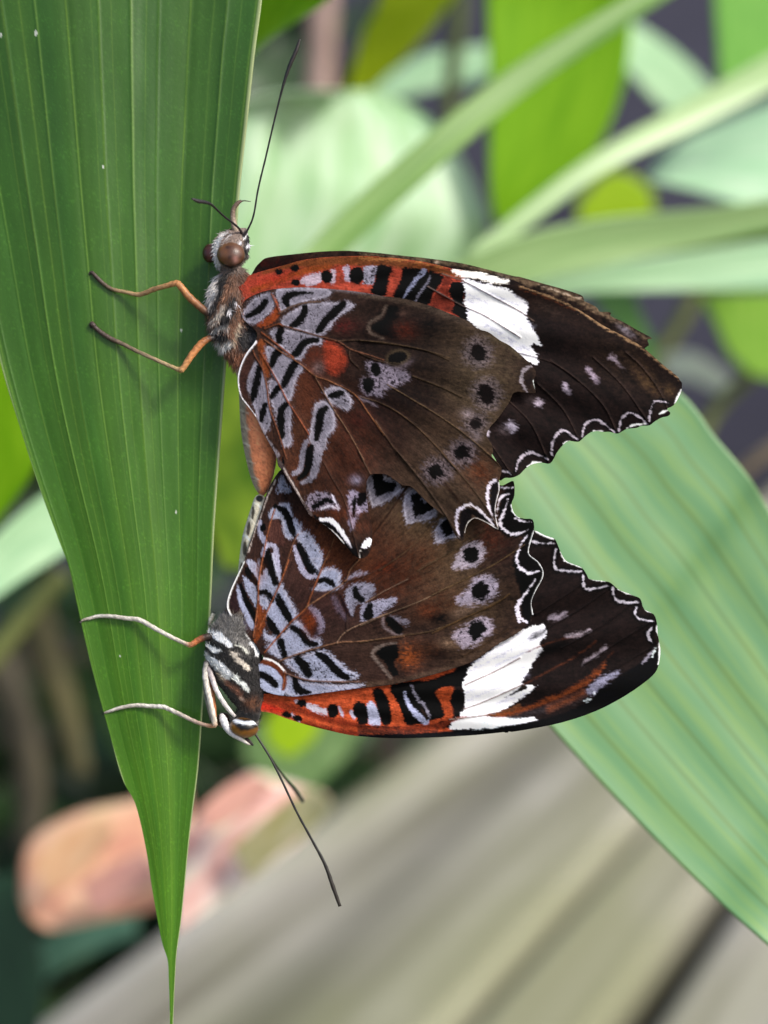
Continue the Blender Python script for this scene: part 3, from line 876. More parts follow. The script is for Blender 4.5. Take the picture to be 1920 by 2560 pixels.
def paint_UFAR(c):
    c.z('A1').blob(500, 250, 500, 90, (70, 14, 10), .9)
    c.stroke([(460, 190), (900, 140), (1300, 120), (1659, 145)], 14, (70, 44, 34), soft=5)
    c.z('A2').stroke([(0, 140), (400, 175), (700, 215), (1100, 270), (1659, 405)], [22, 30, 34, 44, 44], (104, 88, 68), soft=6, jag=5)
    c.blob(800, 230, 30, 12, (190, 170, 150), .7); c.blob(1480, 370, 70, 14, (170, 150, 130), .7, 14)
    c.z('A3').stroke([(0, 300), (250, 370), (520, 470), (720, 590), (960, 720), (1230, 860)], [44, 50, 60, 50, 40, 20], (116, 96, 76), soft=8, jag=8)
    c.stroke([(180, 350), (420, 430), (580, 480)], 10, (170, 150, 130), jag=4); c.blob(1000, 780, 90, 30, (150, 140, 150), .8, 35)
    c.grainy(.5)


ORG_U = tuple(P([(575, 800, 65)])[0])
bfly_u = empty('butterfly', ORG_U, 'upper butterfly with rusty orange legs and large round brown eyes, head up on the blade', 'butterfly', 'mating butterflies')

build_wing('forewing', catmull(U_FAR, 3, True), (62, 44, 36), paint_UFAR, lambda X, Y: 95 + d1(X, Y) * .5 + 3 * (fbm(X / 60, Y / 60, 9) - .5), M_wing, bfly_u, (620, 740), 3.0,
           label='ragged far forewing showing as a worn brown strip')
build_wing('forewing', catmull(U_FW, 3, True), (50, 34, 32), paint_UFW, dep_UFW, M_wing, bfly_u, (600, 720), 2.0, label='near forewing, orange base and white band')
build_wing('hindwing', catmull(U_HW, 3, True), (72, 52, 44), paint_UHW, dep_UHW, M_wing, bfly_u, (650, 840), 2.0, label='near hindwing with black bars on lavender')
far_uhw = [(x * .93 + 50, y * .93 + 62) for x, y in R('S', U_HW)]
build_wing('hindwing', catmull(far_uhw, 2, True), (72, 52, 44), lambda c: c.grainy(.4), lambda X, Y: 118 + d1(X, Y) * .4, M_wing, bfly_u, (650, 840), 5.0, label='far hindwing hidden behind the near wings')

# body
spine_u = [(617, 572, 58, 3, 3), (606, 584, 58, 20, 17), (592, 602, 58, 37, 32), (577, 624, 58, 44, 38), (575, 650, 60, 36, 32), (580, 670, 62, 24, 26), (582, 692, 64, 38, 38),
           (578, 730, 66, 54, 48), (576, 775, 68, 57, 52), (582, 820, 70, 54, 50), (597, 860, 72, 44, 44), (612, 900, 76, 30, 36), (628, 940, 80, 34, 40), (640, 1000, 82, 42, 44),
           (645, 1060, 82, 44, 45), (651, 1110, 82, 43, 43), (654, 1160, 82, 36, 38), (655, 1200, 82, 26, 30), (656, 1226, 82, 15, 18), (657, 1238, 82, 4, 5)]


def paint_ubody(c):
    c.z('S')
    c.blob(650, 1060, 70, 190, (255, 146, 84), 1.0, 0, .12)
    c.blob(655, 1180, 50, 60, (255, 146, 84), 1.0, 0, .12)
    c.stroke([(598, 930), (601, 1010), (606, 1090), (618, 1160), (640, 1222)], [26, 30, 26, 26, 20], (176, 156, 128), soft=6, jag=4)
    for y in (945, 985, 1025, 1065, 1105, 1150, 1190):
        x = 598 + (y > 1100) * (y - 1100) * .28
        c.stroke([(x - 6, y), (x + 10, y + 3), (x + 24, y + 9)], 4, (212, 196, 170), soft=3, jag=1.5, alpha=.8)
        c.stroke([(x - 6, y + 5), (x + 14, y + 8)], 3, (110, 86, 66), soft=3, jag=1.5, alpha=.7)
    c.z('C4')
    # thorax
    c.stroke([(520, 1080), (460, 1200), (430, 1350), (350, 1560)], [120, 110, 90, 70], (26, 18, 16), soft=6, jag=4)
    c.stroke([(640, 1060), (580, 1250), (500, 1400), (430, 1560)], [130, 100, 80, 80], (140, 92, 60), soft=8, jag=5)
    c.stroke([(430, 1090), (370, 1200), (340, 1350), (310, 1500)], [60, 110, 110, 60], (206, 200, 196), soft=5, jag=4)
    c.stroke([(500, 1500), (430, 1620), (350, 1700)], [60, 90, 60], (196, 184, 170), soft=8, jag=5)
    c.stroke([(760, 1050), (800, 1150), (700, 1260)], 120, (116, 66, 34), soft=10)
    c.stroke([(600, 1450), (560, 1550), (480, 1720), (400, 1780)], [110, 120, 110, 90], (34, 26, 26), soft=8, jag=5)
    c.spot(560, 1560, 30, 34, (206, 202, 206)); c.spot(640, 1470, 26, 30, (206, 202, 206)); c.stroke([(700, 1500), (740, 1440)], 18, (210, 206, 206))
    c.stroke([(340, 1830), (420, 1780), (520, 1760)], 60, (172, 166, 160), soft=6)
    c.poly([(400, 1850), (470, 1810), (540, 1870), (530, 1920), (430, 1950)], (10, 7, 8))
    c.stroke([(390, 1960), (480, 1990), (560, 1960)], 80, (206, 204, 200), soft=8)
    c.stroke([(680, 1730), (650, 1850), (600, 1960)], [50, 60, 40], (190, 172, 146), soft=7)
    c.poly([(700, 1750), (800, 1700), (900, 1800), (850, 2000), (700, 2060), (640, 1980)], (66, 60, 60), soft=10, jag=6)
    c.blob(830, 1880, 60, 60, (150, 148, 150), .7)
    # head
    c.poly([(300, 520), (880, 520), (900, 1040), (300, 1040)], (132, 112, 100), soft=6)
    c.stroke([(560, 600), (460, 680), (390, 790), (370, 900), (400, 1000)], [60, 90, 90, 90, 80], (214, 210, 208), soft=5, jag=4)
    c.stroke([(620, 560), (520, 640), (440, 760)], 26, (120, 96, 80), soft=5)
    c.stroke([(760, 620), (800, 700), (780, 820), (840, 920), (760, 1000)], [90, 120, 90, 90, 60], (26, 22, 26), soft=6)
    c.spot(780, 760, 26, 36, (214, 214, 222)); c.spot(690, 730, 24, 26, (200, 200, 206)); c.spot(840, 975, 22, 14, (200, 200, 206)); c.stroke([(740, 660), (780, 620)], 14, (220, 220, 220))
    c.grainy(.3, 1.25, .9)


V, N, T = loft(spine_u)
nr, sg, _ = V.shape
vv = V.reshape(-1, 3)
cb = Canvas(vv[:, 0].copy(), vv[:, 1].copy(), (120, 84, 60)); paint_ubody(cb)
make_obj('body', P(vv), loft_faces(nr, sg), M_body, bfly_u, cols=cb.c)
fur('fur', V, N, T, paint_ubody, (120, 84, 60), (.27, .60), 7500, 17, M_fur, bfly_u, back=1, lift=.36, width=.75)
fur('head_fur', V, N, T, paint_ubody, (120, 84, 60), (.04, .26), 2200, 10, M_fur, bfly_u, back=1, lift=.5, width=.7)


def ball(name, cx, cy, cz, rx, ry, rz, paint, base, mat, parent, ang=0, seg=48):
    V = []; F = []
    a = math.radians(ang)
    for i in range(seg // 2 + 1):
        t = math.pi * i / (seg // 2)
        for k in range(seg):
            f = 2 * math.pi * k / seg
            x = math.sin(t) * math.cos(f) * rx; y = math.cos(t) * ry; z = math.sin(t) * math.sin(f) * rz
            V.append((cx + x * math.cos(a) - y * math.sin(a), cy + x * math.sin(a) + y * math.cos(a), cz + z))
    for i in range(seg // 2):
        for k in range(seg):
            F.append((i * seg + k, (i + 1) * seg + k, (i + 1) * seg + (k + 1) % seg, i * seg + (k + 1) % seg))
    V = np.array(V)
    c = Canvas(V[:, 0].copy(), V[:, 1].copy(), base); paint(c)
    return make_obj(name, P(V), F, mat, parent, cols=c.c)


def pe1(c):
    c.z('C4').blob(560, 800, 80, 60, (60, 34, 24), .7); c.blob(600, 930, 120, 70, (60, 30, 26), .7)
    c.blob(640, 930, 40, 50, (168, 120, 110), .8); c.blob(470, 850, 60, 120, (132, 84, 44), .6); c.blob(530, 780, 26, 22, (30, 18, 14), .8); c.blob(640, 840, 30, 26, (40, 22, 16), .8); c.blob(560, 900, 24, 20, (34, 20, 16), .7); c.blob(690, 900, 30, 40, (44, 26, 20), .7)
    c.stroke([(420, 960), (500, 1010), (620, 1020), (720, 960)], 30, (24, 14, 14), soft=5)


ball('eye', 577, 637, 30, 35, 32, 30, pe1, (96, 64, 42), M_eye, bfly_u, 5)
ball('eye', 525, 633, 78, 19, 24, 20, lambda c: c.z('C4').blob(330, 860, 50, 70, (96, 46, 34), .8), (54, 24, 20), M_eye, bfly_u, 5)
DK = (34, 28, 28)
tube('antenna', [(609, 590, 40), (620, 573, 38), (634, 538, 34), (646, 470, 28), (664, 395, 20), (678, 335, 12), (694, 268, 4), (709, 210, -4), (724, 165, -8), (740, 128, -11), (750, 98, -13)],
     [3.6, 2.6, 2.4, 2.3, 2.3, 2.3, 2.4, 2.6, 3.8, 5.2, 5.0, 2.5], [DK, (26, 24, 24), (30, 26, 26), (30, 26, 26), (50, 42, 38)], M_ant, bfly_u)
tube('antenna', [(609, 592, 46), (598, 572, 30), (580, 556, 6), (560, 541, -22), (540, 522, -50), (526, 510, -70), (510, 505, -86), (496, 503, -100), (480, 497, -115)],
     [3.6, 2.8, 2.6, 2.6, 2.8, 3.4, 4.6, 5.2, 2.4], [DK, (30, 26, 26), (36, 32, 32), (44, 38, 40)], M_ant, bfly_u)
tube('palp', [(594, 590, 50), (586, 565, 48), (582, 540, 46), (584, 522, 44), (594, 508, 42), (604, 502, 41)], [7, 8, 6.5, 6, 5.5, 3], [(180, 160, 140), (120, 100, 84), (90, 70, 60)], M_leg, bfly_u)
tube('proboscis', [(603, 503, 41), (612, 502, 40), (627, 504, 40)], [2, 1.5, .8], [(60, 50, 50), (70, 64, 60)], M_ant, bfly_u)



def px(r, pts): return R(r, pts)


def leg(parent, r, pts, ds, rad, cols, name='leg'):
    q = R(r, pts)
    p3 = []
    for n_, (a, d) in enumerate(zip(q, ds)):
        sf = surf(a[0], a[1]); rr = float(np.interp(n_ / (len(q) - 1), np.linspace(0, 1, len(rad)), rad))
        if sf is not None:
            d = min(d, sf - rr - 2)
            if d > 85 and n_ >= len(q) - 4: d = sf - rr * .9
        p3.append((a[0], a[1], d))
    return tube(name, p3, rad, cols, M_leg, parent, seg=10, sub=7, jit=.4, spines=True)


ORF = (176, 120, 70); TNF = (150, 116, 76); DKF = (62, 48, 42)
leg(bfly_u, 'C5', [(1500, 640), (1420, 600), (1330, 530), (1210, 420), (1120, 310), (1080, 282), (980, 308), (850, 345), (700, 400), (560, 375), (420, 345), (330, 290), (260, 225), (205, 170), (180, 185)],
    [60, 52, 44, 36, 34, 36, 46, 60, 82, 94, 102, 106, 109, 111, 113], [10, 10, 9.5, 9.5, 8.5, 8, 6.6, 6.6, 6.0, 4.8, 4.8, 5, 5.2, 4.4, 1.5],
    [(36, 28, 28), (60, 40, 32), (140, 92, 56), ORF, (184, 128, 80), TNF, (166, 130, 90), (160, 134, 96), (96, 80, 60), (70, 56, 46), DKF, (34, 28, 28)])
leg(bfly_u, 'C5', [(1560, 850), (1470, 850), (1400, 865), (1330, 920), (1240, 1030), (1150, 1165), (1125, 1180), (1060, 1160), (900, 1090), (680, 990), (520, 910), (400, 855), (310, 800), (250, 750), (205, 705), (195, 740)],
    [62, 48, 42, 38, 34, 34, 36, 44, 60, 82, 94, 102, 107, 110, 112, 115], [9, 8, 8.5, 9.5, 9, 7.5, 7, 5.2, 5, 5, 5.2, 5.8, 6, 5.5, 7, 1.5],
    [(20, 16, 16), (30, 24, 24), (176, 112, 64), (190, 128, 76), (196, 150, 98), (170, 146, 104), (150, 130, 100), (110, 94, 76), (78, 62, 52), (66, 52, 46), DKF, (34, 24, 24)])

# ================================================================== BUTTERFLY 2 (lower)
L_HW = cat(
    ('D2', [(745, 225), (620, 430), (550, 620), (480, 830), (400, 1050), (330, 1280), (250, 1450), (165, 1640), (126, 1790), (150, 1890), (250, 2050), (370, 2200)]),
    ('B5', [(560, 440), (620, 540), (660, 600), (600, 660), (545, 700), (512, 750), (535, 815), (640, 930), (800, 985), (980, 1003), (1150, 982), (1400, 950), (1620, 918)]),
    ('C2', [(200, 895), (400, 865), (700, 792), (1000, 700), (1200, 620), (1450, 445), (1600, 365)]),
    ('C3', [(200, 360), (330, 280), (410, 218), (440, 195), (446, 150), (448, 60)]),
    ('B4', [(462, 1240), (446, 1170), (450, 1100), (492, 1010), (540, 920), (546, 850), (500, 772), (422, 705), (440, 600), (468, 500), (455, 412), (390, 405), (330, 390), (292, 350), (272, 275), (298, 200), (290, 80), (230, 100), (165, 112)]),
    ('S', [(1200, 1180), (1100, 1150), (1000, 1120), (900, 1120), (800, 1130), (740, 1150)]))


def paint_LHW(c):
    c.z('S')
    c.blob(760, 1450, 160, 170, (86, 58, 52), .8)
    c.blob(880, 1500, 110, 80, (78, 52, 52), .6)
    c.blob(1120, 1400, 130, 160, (108, 88, 66), .9, grain=.35)
    c.blob(1050, 1330, 140, 90, (100, 82, 60), .8)
    c.blob(1180, 1530, 100, 120, (104, 84, 62), .8)
    c.blob(960, 1440, 130, 80, (92, 46, 30), .8)
    c.blob(860, 1340, 90, 60, (110, 60, 38), .8, 40)
    c.blob(1080, 1520, 80, 40, (92, 52, 34), .7, -25)
    c.blob(1000, 1410, 110, 40, (96, 52, 32), .6, -25)
    c.blob(890, 1400, 90, 60, (92, 54, 36), .6)
    c.blob(830, 1370, 80, 60, (116, 64, 36), .8, 40)
    c.blob(900, 1340, 100, 50, (96, 56, 40), .7)
    c.blob(1060, 1590, 120, 50, (64, 42, 34), .7, -15)
    c.blob(960, 1610, 130, 50, (80, 58, 48), .8)
    c.blob(1250, 1370, 70, 110, (48, 30, 28), .8)
    c.blob(1230, 1340, 40, 50, (100, 52, 36), .7)
    c.blob(1280, 1560, 60, 80, (60, 42, 34), .6)
    c.z('C2').blob(830, 190, 130, 60, (20, 12, 12), .9); c.blob(700, 110, 90, 60, (120, 62, 38), .8); c.blob(800, 560, 110, 70, (30, 18, 18), .9)
    c.blob(500, 580, 130, 120, (158, 82, 44), .95, 0, .9); c.blob(720, 500, 150, 80, (104, 62, 40), .6)
    c.poly([(165, 560), (230, 485), (375, 455), (400, 560), (355, 660), (400, 770), (330, 780), (250, 640)], (14, 9, 11), jag=4, soft=4)
    c.stroke([(375, 445), (230, 468), (130, 555), (195, 650), (270, 745), (320, 805)], [24, 34, 40, 34, 34, 30], (122, 106, 98), soft=5)
    c.z('B5')
    # costa strip
    c.stroke([(990, 985), (1250, 950), (1659, 900)], 44, (150, 146, 172), soft=5, speck=.3)
    c.z('C2').stroke([(0, 880), (400, 840), (700, 765), (1000, 672), (1250, 545), (1659, 320)], [50, 54, 50, 50, 60, 40], (98, 76, 62), soft=8, jag=5, alpha=.85)
    c.z('B5')
    c.poly([(890, 790), (1050, 842), (1400, 872), (1659, 862), (1659, 905), (1150, 978), (900, 990), (890, 880)], LAVB, speck=.3)
    c.stroke([(980, 820), (1000, 900), (1050, 948), (1150, 955)], [50, 85, 85, 22], BLK)
    c.poly([(505, 760), (560, 690), (650, 650), (760, 700), (855, 800), (885, 920), (865, 990), (700, 965), (580, 850)], (162, 168, 192), speck=.15)
    c.stroke([(575, 760), (660, 785), (740, 835), (780, 880)], [55, 80, 85, 70], BLK)
    c.stroke([(650, 640), (780, 675), (850, 745), (880, 830), (860, 930)], [50, 70, 60, 40, 30], (132, 68, 42))
    c.stroke([(640, 600), (720, 618), (810, 665), (880, 745)], 20, (226, 222, 220), jag=1.5)
    c.poly([(885, 620), (960, 600), (1180, 540), (1260, 525), (1360, 555), (1500, 690), (1650, 790), (1500, 845), (1250, 852), (1100, 822), (1060, 810), (1000, 760), (920, 690)], LAVB, speck=.35)
    c.stroke([(1010, 605), (1080, 685), (1125, 765)], [75, 100, 85], BLK)
    c.stroke([(1215, 565), (1290, 600), (1360, 675), (1440, 750), (1530, 805)], [50, 85, 85, 85, 60], BLK)
    c.poly([(690, 480), (830, 380), (930, 280), (1000, 205), (1100, 290), (1145, 378), (1245, 395), (1245, 475), (1150, 505), (1000, 565), (860, 605), (760, 565)], LAVB, speck=.25)
    c.stroke([(835, 430), (842, 500), (875, 575)], [80, 90, 70], BLK)
    c.stroke([(960, 285), (1050, 345), (1095, 415), (1140, 450), (1200, 458)], [55, 75, 80, 75, 50], BLK)
    c.blob(1140, 240, 70, 110, (120, 56, 30), .9, -15)
    c.stroke([(1150, 80), (1220, 170), (1250, 280), (1190, 390)], [50, 60, 60, 20], (136, 126, 146), soft=5, jag=5, speck=.35, alpha=.9)
    c.z('C1')
    c.poly([(340, 235), (410, 360), (510, 560), (470, 630), (420, 650), (300, 800), (175, 590), (240, 440), (300, 300)], LAVB, speck=.22)
    c.stroke([(295, 365), (345, 460), (400, 560), (435, 620)], [70, 88, 85, 60], BLK)
    c.stroke([(205, 605), (245, 680), (300, 760)], [50, 85, 75], BLK)
    c.poly([(150, 680), (200, 770), (300, 805), (220, 850), (165, 800)], LAVB)
    c.poly([(225, 900), (290, 880), (340, 1000), (300, 1020)], LAVB)
    # cell between the two basal veins
    c.poly([(105, 440), (190, 520), (170, 700), (110, 820), (60, 860), (85, 700)], (134, 68, 36), jag=4)
    c.poly([(130, -30), (255, -30), (300, 180), (318, 262), (255, 400), (120, 330), (120, 100)], LAVB, speck=.2)
    c.poly([(130, -90), (200, -130), (258, -20), (300, 180), (318, 250), (265, 262), (215, 150), (185, 85), (140, 160), (125, 60)], BLK)
    c.stroke([(258, -60), (305, 100), (332, 215)], [30, 42, 26], (176, 176, 194))
    c.stroke([(118, 335), (190, 340), (245, 420)], [50, 62, 50], BLK)
    c.poly([(118, 375), (190, 400), (225, 450), (190, 515), (125, 450)], LAVB)
    # upper left marks
    c.z('B2')
    c.poly([(600, 240), (690, 400), (640, 420), (555, 400)], LAVB, speck=.3)
    c.poly([(595, 525), (670, 545), (722, 680), (805, 760), (800, 850), (770, 900), (740, 900), (640, 900), (600, 800), (590, 700), (480, 700), (480, 620), (530, 560)], LAVB, jag=4, speck=.3)
    c.poly([(480, 720), (570, 700), (600, 820), (640, 960), (520, 960), (430, 940), (440, 800)], (104, 66, 58), jag=5)
    c.stroke([(530, 560), (620, 610), (672, 700), (705, 800), (740, 880)], [45, 68, 72, 75, 50], BLK)
    c.poly([(750, 850), (870, 830), (960, 950), (1025, 1080), (1005, 1210), (940, 1244), (860, 1100), (780, 960)], LAVB, jag=5, speck=.3)
    c.stroke([(730, 980), (780, 1120), (830, 1250)], [40, 55, 60], (164, 160, 182), speck=.2)
    c.stroke([(780, 970), (850, 1110), (910, 1220), (980, 1300), (1040, 1350)], [60, 88, 90, 85, 60], BLK)
    c.stroke([(370, 720), (390, 870), (425, 930)], [40, 60, 40], (160, 160, 182)); c.spot(402, 785, 28, 40, BLK)
    c.stroke([(400, 1080), (430, 975), (520, 975), (545, 1080), (575, 1240)], [30, 50, 50, 45, 40], (168, 165, 186), speck=.15)
    c.z('C1')
    c.stroke([(520, -10), (560, 100), (620, 170), (700, 165)], [45, 50, 48, 40], (162, 158, 180), speck=.2)
    c.poly([(640, -20), (770, -20), (755, 90), (700, 70)], LAVB, speck=.3)
    c.poly([(750, 110), (900, 85), (965, 150), (945, 230), (990, 250), (860, 330), (680, 310), (720, 250)], LAVB, jag=5, speck=.25)
    c.stroke([(735, 225), (800, 205), (860, 235), (890, 268)], [40, 62, 62, 40], BLK)
    c.stroke([(700, 345), (780, 345), (850, 330)], 30, (88, 60, 56), soft=5)
    c.stroke([(700, 510), (755, 620), (760, 720), (690, 800)], [40, 58, 55, 30], (138, 128, 148), jag=5, soft=5, speck=.3)
    c.blob(640, 650, 70, 130, (124, 56, 28), .9, -15); c.blob(700, 740, 40, 60, (40, 18, 20), .7)
    c.stroke([(890, 390), (950, 520), (1010, 600)], [50, 64, 40], (112, 96, 112), soft=9, jag=7, speck=.35, alpha=.85)
    c.poly([(1010, 320), (1080, 260), (1200, 230), (1310, 265), (1300, 360), (1220, 440), (1120, 460), (1080, 580), (1020, 480)], (138, 136, 154), soft=5, jag=7, speck=.32)
    c.stroke([(955, 365), (1000, 480), (1045, 570)], [20, 34, 24], (52, 24, 32), soft=4)
    c.stroke([(1108, 295), (1130, 370), (1185, 415)], [50, 75, 60], BLK)
    c.poly([(1160, 580), (1180, 465), (1290, 425), (1500, 390), (1540, 440), (1430, 520), (1320, 600), (1200, 645)], (144, 142, 162), soft=4, jag=6, speck=.35)
    c.stroke([(1262, 475), (1245, 570)], [60, 115], BLK)
    c.stroke([(1480, 590), (1560, 620), (1640, 650)], [30, 60, 60], (128, 122, 136), soft=7, jag=7, speck=.3)
    c.stroke([(1400, 600), (1410, 690), (1500, 750), (1590, 775)], 28, (130, 114, 116), soft=6)
    c.stroke([(1465, 625), (1560, 720)], [85, 95], BLK)
    c.stroke([(1040, 190), (1130, 150), (1225, 130)], [40, 55, 30], (134, 126, 142), soft=6, jag=7, speck=.3)
    c.blob(1400, 80, 120, 60, (112, 48, 24), .8)
    # left border cell
    c.z('E2')
    c.poly([(380, 10), (470, 0), (590, 130), (600, 360), (550, 330), (450, 180)], (158, 161, 182))
    c.poly([(330, 280), (420, 330), (560, 480), (560, 780), (540, 800), (450, 660), (360, 480)], (150, 154, 176), speck=.25)
    c.poly([(230, 450), (270, 440), (360, 720), (480, 1000), (530, 1160), (440, 1180), (300, 900), (220, 700)], (160, 164, 188), jag=4, speck=.15)
    c.poly([(110, 620), (210, 560), (240, 720), (330, 960), (440, 1200), (330, 1200), (200, 1050), (110, 820)], (74, 50, 52), jag=6, speck=.25)
    c.blob(330, 1080, 60, 120, (136, 134, 156), .6, -25)
    c.stroke([(390, 140), (430, 230), (510, 330), (555, 410)], [60, 110, 110, 60], BLK)
    c.stroke([(275, 420), (345, 600), (425, 780), (505, 940), (548, 1060)], [55, 88, 100, 95, 50], BLK)
    c.z('S').blob(649, 1430, 16, 30, (128, 76, 50), .5)
    # submarginal spots
    c.z('B3')
    c.poly([(60, 290), (130, 235), (300, 260), (440, 360), (310, 490), (130, 560), (90, 440)], LAV, jag=6, soft=4, speck=.2)
    c.poly([(130, 240), (225, 232), (262, 310), (372, 312), (368, 385), (240, 432), (172, 462), (142, 350)], BLK, jag=5)
    c.poly([(470, 430), (560, 370), (650, 430), (760, 520), (800, 610), (740, 690), (600, 730), (490, 750), (455, 620), (450, 500)], LAV, jag=6, soft=4, speck=.25)
    c.poly([(528, 450), (615, 430), (655, 525), (740, 518), (752, 600), (640, 650), (560, 668), (545, 560)], BLK, jag=6)
    c.poly([(780, 790), (850, 700), (940, 690), (1000, 800), (1010, 890), (900, 900), (800, 950), (770, 870)], LAV, jag=6, soft=5, speck=.25)
    c.poly([(820, 745), (900, 700), (950, 760), (965, 850), (880, 868), (848, 800)], BLK, jag=6)
    c.poly([(960, 1180), (1020, 1050), (1100, 960), (1220, 925), (1300, 990), (1290, 1080), (1200, 1180), (1080, 1200), (980, 1215)], (158, 148, 160), soft=8, jag=8, speck=.3)
    c.spot(1152, 1065, 82, 88, (14, 9, 8), 0, soft=4, jag=6)
    c.z('E1')
    c.poly([(300, 520), (440, 400), (520, 270), (680, 190), (800, 230), (860, 380), (760, 520), (600, 570), (420, 600)], (158, 148, 164), soft=10, jag=9, speck=.32)
    c.blob(420, 650, 160, 60, (132, 108, 92), .7, -20)
    c.spot(625, 400, 120, 125, (16, 11, 9), 0, soft=5, jag=7)
    c.poly([(270, 960), (440, 850), (560, 760), (700, 740), (790, 840), (770, 950), (640, 1050), (500, 1130), (380, 1130), (300, 1060)], (156, 144, 158), soft=9, jag=9, speck=.32)
    c.blob(200, 1080, 120, 70, (132, 106, 86), .7)
    c.poly([(510, 810), (620, 800), (690, 860), (680, 940), (600, 1010), (510, 1110), (530, 1010), (470, 960)], (12, 8, 9), jag=7)
    # dark marginal band with white zigzags
    c.z('B4')
    c.poly([(60, 440), (160, 470), (170, 200), (290, 60), (310, 200), (300, 350), (470, 400), (480, 520), (440, 700), (560, 830), (550, 930), (470, 1100), (470, 1250), (360, 1250), (380, 1100), (300, 900), (280, 760), (380, 560), (240, 560), (150, 500)], (18, 13, 16), soft=7, jag=5, smooth=False)
    c.z('C3').stroke([(400, -60), (400, 60), (415, 190)], [100, 90, 50], (16, 12, 16), soft=6)
    c.z('B4')
    ZW = (206, 200, 212)
    for s, w in (([(245, 235), (205, 350), (172, 440), (215, 500), (290, 540), (415, 500)], [10, 24, 34, 32, 30, 12]), ([(410, 545), (350, 640), (318, 740), (340, 820), (420, 872), (515, 852)], [8, 20, 32, 34, 30, 12]),
                 ([(478, 930), (400, 1040), (340, 1130), (328, 1240), (340, 1300)], [8, 22, 30, 32, 30]), ([(250, 190), (190, 215), (160, 270), (140, 380)], [14, 26, 18, 8]),
                 ([(168, 128), (230, 138), (280, 130)], [12, 16, 10]), ([(300, 400), (380, 430), (440, 430)], [20, 14, 10])):
        c.stroke(s, [q * .74 for q in w], ZW)
    c.z('C3').stroke([(350, 0), (318, 80), (355, 160), (405, 192)], [30, 30, 26, 10], ZW)
    c.z('B4').stroke([(466, 510), (438, 600), (424, 705), (500, 772), (544, 850), (540, 920), (492, 1010), (452, 1100), (448, 1170), (460, 1240)], 11, (214, 216, 216), jag=1)
    c.stroke([(272, 285), (292, 350), (340, 395)], [14, 20, 14], (230, 236, 236), jag=2)
    # inner margin
    c.z('D2').stroke([(750, 230), (620, 440), (550, 620), (480, 830), (400, 1050), (330, 1280), (250, 1450)], [60, 44, 40, 34, 30, 30, 40], (88, 76, 70), soft=3, jag=3, speck=.3)
    c.stroke([(700, 330), (610, 520), (540, 720), (470, 900), (380, 1180)], 9, (188, 176, 168), jag=2)
    c.stroke([(330, 1290), (255, 1450), (172, 1640), (134, 1790), (158, 1890), (258, 2050), (380, 2205)], [14, 20, 24, 24, 26, 30, 40], (236, 234, 226), jag=1.5)
    # veins
    OV = (158, 90, 56)
    c.z('D2').vein([(690, 680), (620, 900), (560, 1200), (505, 1500), (490, 1800), (440, 2180)], 3.4, (168, 102, 68))
    c.z('C1')
    c.vein([(420, 0), (350, 200), (260, 400), (185, 560), (110, 720)], 4, OV)
    c.z('B2').vein([(770, 850), (720, 940), (620, 1244)], 2.6, (140, 92, 66))
    c.z('C1').vein([(170, 960), (300, 810), (450, 640), (600, 500), (640, 400), (720, 200), (800, 0)], 4, OV)
    c.z('B2').vein([(1010, 1200), (1080, 1060), (1150, 880)], 2.2, (142, 98, 68)); c.vein([(1290, 1250), (1400, 1110)], 2, (142, 98, 68))
    c.z('C1').vein([(600, 490), (800, 360), (1000, 230), (1060, 100), (1150, 0)], 3, (150, 108, 80))
    c.vein([(1000, 230), (1250, 150), (1500, 10)], 2, (84, 58, 46))
    c.vein([(320, 1050), (560, 960), (920, 860), (1200, 840), (1620, 790)], 3.2, (146, 106, 80))
    c.vein([(920, 860), (1020, 740), (1300, 610), (1659, 480)], 2.6, (152, 122, 100))
    c.vein([(1220, 440), (1400, 330), (1659, 200)], 2.2, (142, 116, 98)); c.vein([(1020, 740), (1030, 560)], 1.8, (100, 74, 64))
    c.z('B5').vein([(890, 760), (1100, 830), (1300, 845), (1659, 850)], 3.4, (132, 98, 84)); c.vein([(880, 740), (860, 900)], 3.5, OV)
    c.z('C2').vein([(0, 440), (400, 370), (700, 330), (1000, 220), (1300, 80), (1450, 0)], 2.2, (112, 88, 62)); c.vein([(0, 270), (300, 140), (650, 0), (900, -130)], 2.2, (134, 110, 88))
    c.z('B3').vein([(130, 860), (300, 640), (490, 360)], 3, (72, 46, 32)); c.vein([(200, 1230), (560, 960), (840, 640)], 2.4, (100, 76, 54)); c.vein([(600, 1230), (900, 1060), (1080, 960), (1300, 800)], 2.0, (104, 84, 60))
    c.z('E1').vein([(0, 450), (400, 260), (800, 60), (1200, -200)], 2.2, (116, 92, 62)); c.vein([(0, 950), (400, 760), (800, 580), (1000, 440)], 2.6, (112, 84, 52)); c.vein([(400, 1244), (700, 1080), (1000, 880)], 2.2, (90, 66, 46))
    c.grainy(.28)


L_FW = cat(
    ('B5', [(490, 1040), (560, 1090), (610, 1150), (740, 1172), (850, 1212), (1000, 1262), (1200, 1320), (1500, 1390)]),
    ('C2', [(0, 1412), (300, 1432), (700, 1427), (1200, 1400), (1600, 1358)]),
    ('C3', [(200, 1150), (400, 1120), (700, 1060), (1000, 960), (1250, 830), (1450, 690), (1530, 600), (1556, 480), (1555, 400), (1535, 290), (1528, 195), (1500, 122), (1420, 82), (1395, 10)]),
    ('B4', [(1400, 1150), (1382, 1092), (1300, 1058), (1200, 1018), (1132, 960), (1080, 945), (950, 926), (922, 885), (880, 828), (800, 795), (740, 765), (700, 700), (668, 620), (640, 575), (560, 548), (475, 505), (440, 520)]),
    ('S', [(1300, 1330), (1250, 1400), (1200, 1500), (1100, 1600), (900, 1680), (700, 1730), (640, 1735), (620, 1745)]))


